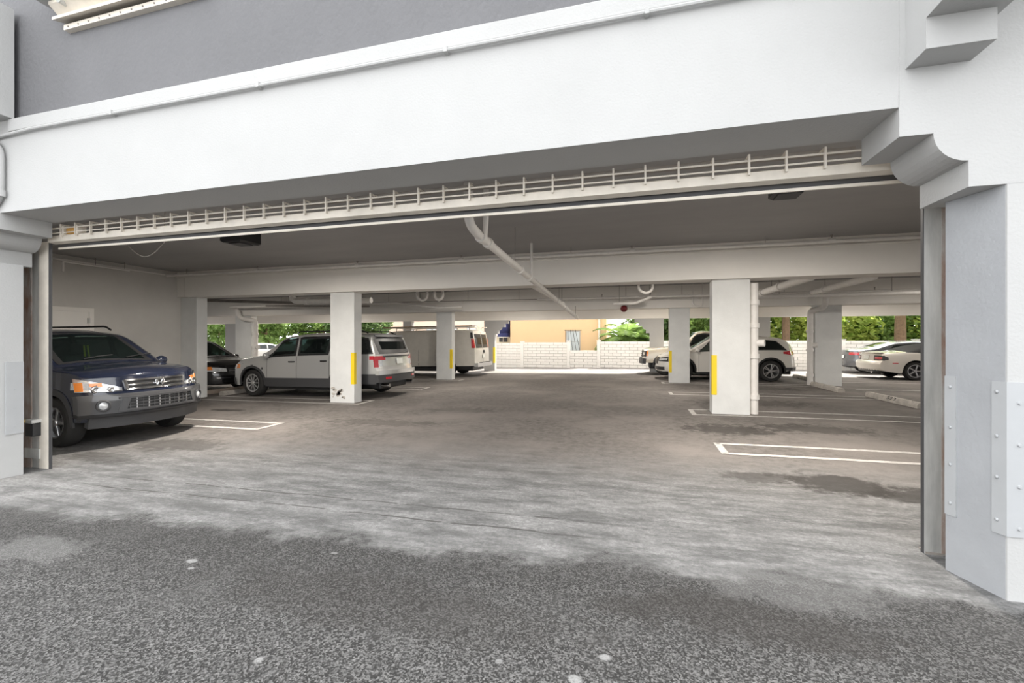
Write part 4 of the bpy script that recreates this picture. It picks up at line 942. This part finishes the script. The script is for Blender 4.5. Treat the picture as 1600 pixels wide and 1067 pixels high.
# 6 ---- tan pickup
c = Car('pickup_truck', 'tan pickup truck with dark grille behind the white SUV', 'truck', 3.15, 20.15, PI, 5.5, .98,
    [(-2.75,1.22),(-.75,1.22),(-.66,1.80),(.35,1.85),(.62,1.78),(1.15,1.27),(1.3,1.20),(2.5,1.12),(2.75,1.04)],
    [(-2.75,1.19),(1.15,1.15),(2.75,.98)], [(-2.75,.55),(2.75,.50)], 1.85, -1.6, .39, 'tan', pcf=.12, pcr=.05, proff=[(0,.05),(.5,0),(1.1,.06)], tum=.2, blur=.05)
c.windscreen(1.15, .62); c.sidehole(1.0, .05, .78, .05); c.body(); c.finish_glass()
for sg in (1, -1):
    c.window('side_window', sg, 1.08, .0, .72, .0); c.window('side_window', sg, -.06, -.62, -.06, -.62)
    hl = c.endpatch('headlight', True, sg*.58, sg*.97, .76, 1.0, 'lens_white', off=.014, ny=5, th=.05, ring='greyplastic'); c.side('amber_indicator', sg, 2.58, 2.74, lambda x: .78, lambda x: .98, 'lens_amber', off=.014, parent=hl, nx=3)
gr = c.endpatch('grille', True, -.55, .55, .72, 1.02, 'blackplastic', off=.02)
for z in (.78, .86, .94): c.endpatch('grille_bar', True, -.55, .55, z-.012, z+.012, 'greyplastic', off=.035, nz=1, parent=gr)
c.endpatch('bumper', True, -.98, .98, .46, .68, 'greyplastic', off=.10, ny=14, th=.14); c.wheels(6); c.arches('greyplastic', .05); c.mirrors(.9, 'blackplastic'); c.seams([.98, -.03]); c.handles([.1]); c.cabin(.95, (.1,), roof=1.55, zseat=.85)
c.endpatch('tail_gate', False, -.85, .85, .7, 1.18, 'tan', off=.01); c.endpatch('rear_bumper', False, -.98, .98, .5, .64, 'alloy', off=.1, th=.12)

# 7 ---- white coupe, black soft top
c = Car('car', 'white two door coupe with dark roof parked at far right', 'car', 10.9, 19.75, 0, 4.6, .92,
    [(-2.3,.94),(-2.2,1.0),(-1.45,1.04),(-.75,1.27),(-.3,1.33),(.2,1.32),(.45,1.26),(1.1,.98),(1.3,.95),(2.1,.86),(2.3,.74)],
    [(-2.3,.92),(-1.4,.98),(0,.94),(1.1,.91),(2.3,.70)], [(-2.3,.34),(-1.7,.26),(2.3,.22)], 1.45, -1.15, .335, 'mustang', pcf=.35, pcr=.14, profr=[(0,.10),(.4,0),(.62,0),(.66,.05),(1.0,.08)], roofmat=(-1.4, .5, 'softtop'), tum=.4)
c.windscreen(1.1, .45); c.body(); c.finish_glass()
for sg in (1, -1):
    c.window('side_window', sg, 1.0, -.35, .6, -.35, 'gl_dark'); c.window('side_window', sg, -.42, -1.05, -.42, -.8, 'gl_dark')
    c.endpatch('tail_light', False, sg*.48, sg*.90, lambda y: .70, lambda y: .88, 'lens_red', off=.012, ny=8, ring='blackplastic', th=.04)
    c.side('tail_wrap', sg, -2.28, -2.02, lambda x: .70+.12*(x+2.28), lambda x: .88-.25*(x+2.28), 'greyplastic', off=.010); c.side('side_marker', sg, -1.86, -1.68, lambda x: .60, lambda x: .625, 'lens_red', off=.006)
c.endpatch('bumper', False, -.92, .92, .40, .68, 'mustang', off=.06, ny=16, nz=4, th=.10); c.endpatch('lower_valance', False, -.75, .75, .26, .36, 'blackplastic', off=.0, th=.03); c.endpatch('spoiler', False, -.8, .8, .97, 1.0, 'mustang', off=.04, ny=10, nz=1, th=.25)
plate(c, False, .80, .30, .14); c.wheels(5, .68, wide=.24); c.seams([.95, -.4]); c.mirrors(.8); obj('exhaust_pipe', tube([(-2.0, -.5, .26), (-2.32, -.5, .26)], .04, 10), 'chrome', c.t)

# 8 ---- dark grey sedan + distant sedans
def sedan(name, label, x, y, rz, paint):
    c = Car(name, label, 'car', x, y, rz, 4.8, .91,
        [(-2.4,.98),(-2.3,1.05),(-1.6,1.12),(-.8,1.38),(-.1,1.44),(.4,1.41),(1.2,1.03),(1.4,.99),(2.1,.9),(2.4,.74)],
        [(-2.4,.92),(-1.6,1.0),(0,.96),(1.2,.93),(2.4,.70)], [(-2.4,.36),(-1.7,.28),(2.4,.24)], 1.5, -1.3, .34, paint, pcf=.38, pcr=.28, profr=[(0,.08),(.5,0),(.9,.03),(1.1,.1)], tum=.38)
    c.windscreen(1.2, .4); c.body(); c.finish_glass(); c.toppatch('rear_window', -1.55, -.85, 'gl_dark', ring='blackplastic')
    for sg in (1, -1):
        c.window('side_window', sg, 1.1, .05, .6, .05, 'gl_dark'); c.window('side_window', sg, 0, -1.2, 0, -.9, 'gl_dark')
        tl = c.endpatch('tail_light', False, sg*.45, sg*.90, .80, .92, 'lens_red', off=.012, ny=8, th=.04); c.side('tail_wrap', sg, -2.38, -2.05, lambda x: .80, lambda x: .92, 'lens_red', off=.012, parent=tl)
        c.endpatch('headlight', True, sg*.5, sg*.89, .60, .72, 'lens_white', off=.012, ny=8, th=.04)
    c.endpatch('bumper', False, -.90, .90, .32, .62, paint, off=.05, ny=14, th=.09); plate(c, False, .72); c.wheels(7); c.mirrors(.95); c.seams([.9, .02, -1.0]); c.handles([.15, -.85])
    return c
sedan('car', 'dark grey sedan with red tail light behind the white coupe', 11.5, 22.85, 0, 'grey_paint')
sedan('car', 'pale sedan far off beyond the black car at left', -26.5, 26.5, 1.2, 'silver')
# ------------------------------------------------------------------ beyond the garage: block wall, houses, trees
FY = 24.3
def block_wall(x0, x1, h, label, y=FY):
    t = thing('block_wall_panel', label, 'wall', ((x0+x1)/2, y, gz((x0+x1)/2, y)), group='white block wall')
    L = x1-x0; n = max(1, round(L/.45)); rows = round(h/.155); rh = h/rows; bm = bmesh.new()
    box(bm, -L/2, L/2, .03, .17, -.1, h-.005)
    obj('core', bm, 'mortar', t)
    me = None; w = L/n
    for r in range(rows):
        off = 0 if r % 2 else w/2
        for k in range(n+1):
            a, b = max(-L/2, -L/2+k*w-off+.008), min(L/2, -L/2+(k+1)*w-off-.008)
            if b-a < .06: continue
            full = abs((b-a)-(w-.016)) < 1e-6
            if full and me is not None: o = bpy.data.objects.new('block', me); COL.objects.link(o); o.parent = t
            else:
                o = obj('block', B(-(b-a)/2, (b-a)/2, 0, .04, .008, rh-.008), 'fence', t)
                if full: me = o.data
            o.location = ((a+b)/2, random.uniform(-.004, .004), r*rh)
    return t
def wall_post(x, h, label, y=FY):
    t = thing('wall_post', label, 'post', (x, y+.08, gz(x, y)), group='white wall posts')
    obj('shaft', B(-.09, .09, -.13, .13, -.1, h, .01), 'fence', t); obj('cap', B(-.11, .11, -.15, .15, h, h+.04, .008), 'fence', t)
xs = [-9.4, -6.05, -3.4, -1.75, 1.05, 3.9, 6.8, 9.7, 12.6, 15.5]
hs = [1.42, 1.42, .95, 1.42, 1.42, 1.42, 1.42, 1.42, 1.42]
nm = ['panel of white block wall right of the van', 'panel of white block wall left of the barred window', 'low panel of white block wall under the barred window', 'panel of white block wall before the areca palm',
      'panel of white block wall behind the tan pickup', 'panel of white block wall behind the white SUV', 'panel of white block wall behind the white coupe tail', 'panel of white block wall behind the white coupe', 'last panel of white block wall at far right']
for (a, b), h, n_ in zip(zip(xs, xs[1:]), hs, nm): block_wall(a+.09, b-.09, h, n_)
pn = ['leftmost white wall post beside the van', 'white wall post left of the barred window', 'white wall post at the left end of the low panel', 'white wall post at the right end of the low panel', 'white wall post beside the areca palm', 'white wall post behind the pickup', 'white wall post behind the white SUV tail', 'white wall post behind the grey sedan tail', 'white wall post behind the grey sedan roof', 'white wall post at the far right end']
for x, n_ in zip(xs, pn): wall_post(x, 1.45, n_)
block_wall(-27, -16, 1.3, 'long white block wall panel seen over the silver car hood', 27.5)
# houses
t = thing('house', 'peach yellow stucco house behind the white block wall', 'house', (-4.6, 30.5, 0))
obj('wall', B(-3.2, 3.05, -2.4, 5, -.2, 6.2), 'orange', t)
wn = obj('window', B(.52, 1.42, -2.43, -2.39, .75, 2.12), 'white', t); obj('pane', B(.60, 1.34, -2.445, -2.43, .83, 2.04), 'winglass', wn)
obj('mullion', B(.955, .985, -2.455, -2.44, .83, 2.04), 'white', wn); obj('mullion', B(.60, 1.34, -2.455, -2.44, 1.42, 1.45), 'white', wn)
for k in range(5): obj('security_bar', tube([(.50+k*.235, -2.52, .70), (.50+k*.155, -2.52, 2.2)], .012, 6), 'iron', wn)
for z in (.75, 2.14): obj('security_bar', B(.42, 1.52, -2.535, -2.505, z, z+.03), 'iron', wn)
dp = obj('drainpipe', tube([(2.62, -2.5, 0), (2.62, -2.5, 2.95)], .07, 10), 'rail', t); obj('hopper', B(2.50, 2.74, -2.60, -2.40, 2.95, 3.12), 'rail', dp)
obj('roof', prism([(-3.4, 6.2), (3.25, 6.2), (3.0, 6.55), (-3.1, 6.55)], -2.7, 5.2), 'rust', t)
bm = bmesh.new(); bmesh.ops.create_uvsphere(bm, u_segments=20, v_segments=12, radius=1)
bmesh.ops.delete(bm, geom=[v for v in bm.verts if v.co.z < -.01], context='VERTS')
for v in bm.verts: v.co = Vector((v.co.x*.5, v.co.y*.95, v.co.z*1.5))
t = thing('awning', 'navy blue dome awning beside the peach house', 'awning', (-8.36, 28.9, 2.0)); aw = obj('canopy', bm, 'awning', t, True); m_ = aw.modifiers.new('thick', 'SOLIDIFY'); m_.thickness = .03
va = obj('valance', lathe([(.96, -.28), (.96, 0)], 20, 'z', cap=False), 'awning', t, True); va.scale = (.53, 1, 1); obj('hoop', tube([(.5*math.cos(2*math.pi*k/24), .95*math.sin(2*math.pi*k/24), -.28) for k in range(24)], .02, 6, closed=True), 'rail', t)
for sg in (1, -1): obj('post', tube([(-.35, sg*.6, -2.1), (-.35, sg*.6, .0)], .03, 6), 'rail', t)
t = thing('shed', 'small cream shed with dark windows behind the block wall', 'shed', (-9.6, 31, 0))
obj('wall', B(-1.5, 1.3, -1, 1.5, -.2, 1.85), 'creamwall', t); obj('roof', prism([(-1.7, 2.12), (1.5, 1.85), (1.5, 1.97), (-1.7, 2.24)], -1.3, 1.8), 'rail', t)
for x in (-.1, .75): obj('window', B(x-.3, x+.3, -1.03, -.99, 1.40, 1.72), 'greyplastic', t)
t = thing('apartment_building', 'pale pink building with white windows beyond the van', 'building', (-19, 40, 0))
obj('wall', B(-8.2, 6.0, -1, 8, -.2, 7.5), 'pink', t)
for x in (-6.6, -4.9, -2.2, .2, 2.4, 4.4):
    w_ = obj('window', B(x-.5, x+.5, -1.05, -.99, 1.75, 2.95), 'white', t); obj('pane', B(x-.42, x+.42, -1.07, -1.05, 1.83, 2.32), 'winglass', w_); obj('pane', B(x-.42, x+.42, -1.07, -1.05, 2.38, 2.87), 'winglass', w_)
# vegetation
def leaves(n, clumps, size, rnd):
    V = []; F = []
    for _ in range(n):
        cx, cy, cz, rx, ry, rz_ = rnd.choice(clumps)
        d = Vector((rnd.gauss(0, 1), rnd.gauss(0, 1), rnd.gauss(0, 1))).normalized()*rnd.uniform(.35, 1)**.6
        p = Vector((cx+d.x*rx, cy+d.y*ry, cz+d.z*rz_)); s_ = size*rnd.uniform(.6, 1.4)
        u = Vector((rnd.gauss(0, 1), rnd.gauss(0, 1), rnd.gauss(0, .7))).normalized(); v = u.orthogonal().normalized()
        v = (Matrix.Rotation(rnd.uniform(0, 6.28), 3, u) @ v)*s_*.32; w_ = u.cross(v).normalized()*s_*.12
        b = len(V); V += [tuple(p-u*s_*.5), tuple(p+v-w_), tuple(p+u*s_*.5), tuple(p-v-w_), tuple(p)]
        F += [(b, b+1, b+4), (b+1, b+2, b+4), (b+2, b+3, b+4), (b+3, b, b+4)]
    return pmesh('foliage', V, F)
def tree(x, y, h, clumps, n, size, m, label, trunk=.12, seed=1, cat='tree', forks=3):
    rnd = random.Random(seed); t = thing('tree', label, cat, (x, y, gz(x, y)), group='trees beyond the wall')
    bm = tube([(0, 0, -.1), (.05, 0, h*.35), (-.03, .05, h*.7)], [trunk, trunk*.85, trunk*.6], 9)
    obj('trunk', bm, 'bark', t, True)
    for k in range(forks):
        cx, cy, cz = clumps[k % len(clumps)][:3]; obj('branch', tube([(0, .02, h*(.3+.1*k)), (cx*.5, cy*.5, (h*.45+cz)/2), (cx, cy, cz)], [trunk*.5, trunk*.4, trunk*.15], 7), 'bark', t, True)
    o = obj('foliage', leaves(n, clumps, size, rnd), m, t); o['kind'] = 'stuff'; return t
def palm(x, y, h, n, fl, m, label, trunk=.12, seed=1, stems=1, cat='palm'):
    rnd = random.Random(seed); t = thing('palm', label, cat, (x, y, gz(x, y)), group='palms beyond the wall')
    for s_ in range(stems):
        a = rnd.uniform(0, 6.28); lean = .0 if stems == 1 else rnd.uniform(.1, .5); hx, hy = math.cos(a)*lean, math.sin(a)*lean*.6; hh = h*rnd.uniform(.75, 1.05) if stems > 1 else h
        obj('trunk' if stems == 1 else 'stem', tube([(hx*.4, hy*.4, -.1), (hx*.8, hy*.8, hh*.5), (hx, hy, hh)], [trunk*1.15, trunk, trunk*.85], 9), 'bark' if stems == 1 else m, t, True)
        for k in range(n):
            az = 2*math.pi*k/n+rnd.uniform(-.3, .3); el = rnd.uniform(.15, 1.25); V = []; F = []; ln = fl*rnd.uniform(.8, 1.1); prev = Vector((hx, hy, hh)); d = Vector((math.cos(az)*math.cos(el), math.sin(az)*math.cos(el), math.sin(el))); pts = [prev.copy()]
            for q in range(12): prev = prev+d*ln/12; d = (d+Vector((0, 0, -.16))).normalized(); pts.append(prev.copy())
            for q in range(1, 12):
                tn = (pts[q+1]-pts[q-1]).normalized(); sd = tn.cross(Vector((0, 0, 1))).normalized() if abs(tn.z) < .98 else Vector((1, 0, 0)); ll = ln*.32*math.sin(math.pi*(q+1.5)/14.5)
                for sg in (1, -1):
                    for sub in (0, .5):
                        p = pts[q].lerp(pts[q+1], sub); tip = p+(sd*sg+tn*.6+Vector((0, 0, -.35))).normalized()*ll; b = len(V); wv = tn*.03
                        V += [tuple(p-wv), tuple(p+wv), tuple((p+tip)/2+wv*1.2+Vector((0, 0, .04))), tuple(tip), tuple((p+tip)/2-wv*1.2+Vector((0, 0, .04)))]; F.append((b, b+1, b+2, b+3, b+4))
            bmx = tube(pts, [.018]*4+[.012]*5+[.006]*4, 5); mex = bpy.data.meshes.new('x'); bmx.to_mesh(mex); b = len(V); V += [tuple(v.co) for v in mex.vertices]; F += [tuple(b+i for i in p.vertices) for p in mex.polygons]; bmx.free()
            obj('frond', pmesh('frond', V, F), m, t)
    return t
# left
for k, (x, y, lab) in enumerate(((-21.5, 31, 'dark leafed tree with several trunks seen over the silver car hood'), (-25.5, 32, 'leafy tree beside the beige column at left'), (-29.5, 30, 'leafy tree at far left seen beyond the black car'), (-33.5, 33, 'green tree at far left edge beyond the white rear column'), (-38.5, 33.5, 'leafy tree left of the far left rear column'), (-43.5, 34, 'leftmost leafy tree seen past the black car roof'))):
    tree(x, y, 4.2, [(0, 0, 3.6, 2.2, 1.6, 1.3), (1.4, .3, 2.9, 1.5, 1.2, 1.0), (-1.4, 0, 2.8, 1.5, 1.2, 1.1), (.3, 0, 1.3, 2.0, 1.2, .9)], 2600, .36, 'leaf_d' if k == 0 else 'leaf', lab, .16, 11+k, forks=4)
# centre
palm(-.5, 27.2, 1.6, 8, 2.1, 'leaf', 'clump of areca palm stems between the peach house and the pickup', .035, 4, 6)
tree(.9, 29.6, 3.8, [(0, 0, 2.2, 1.6, 1.2, 1.6), (1.2, 0, 3.0, 1.5, 1.2, 1.2), (-.6, .4, 1.4, 1.4, 1.0, 1.1)], 2600, .34, 'leaf_d', 'dark green tree behind the areca palm', .13, 21)
# right
palm(5.3, 28.2, 3.5, 13, 2.4, 'leaf', 'palm with brown trunk behind the middle right column', .20, 6)
palm(8.4, 28.0, 3.7, 13, 2.4, 'leaf', 'palm trunk beside the large white column and white SUV', .20, 7)
palm(13.4, 27.2, 3.7, 13, 2.4, 'leaf_y', 'tall palm with brown trunk above the grey sedan tail', .24, 8)
palm(17.4, 26.8, 1.7, 12, 2.6, 'leaf_y', 'low yellow green palm above the white coupe roof', .12, 9)
for k, (x, y, m, lab) in enumerate(((3.9, 29.6, 'leaf', 'green tree glimpsed between the two right columns'), (6.7, 30, 'leaf', 'green bushy tree right of the middle right column'), (9.6, 29.4, 'leaf_y', 'sunny green tree above the white SUV roof'), (11.6, 29.8, 'leaf_y', 'sunny green tree left of the dark grey column'), (14.6, 30, 'leaf', 'green tree behind the tall palm at right'),
                          (16.8, 29.6, 'leaf_y', 'bright yellow green tree above the coupe at right'), (19.8, 29, 'leaf_y', 'bright yellow green tree nearest the right jamb'), (22.8, 29, 'leaf', 'green tree at the far right end of the wall'))):
    tree(x, y, 3.6, [(0, 0, 3.2, 1.7, 1.2, 1.2), (.9, -.2, 2.2, 1.4, 1.0, 1.0), (-.9, 0, 2.1, 1.4, 1.0, 1.1), (0, -.2, 1.3, 1.6, 1.0, .8)], 2400, .34, m, lab, .11, 31+k)
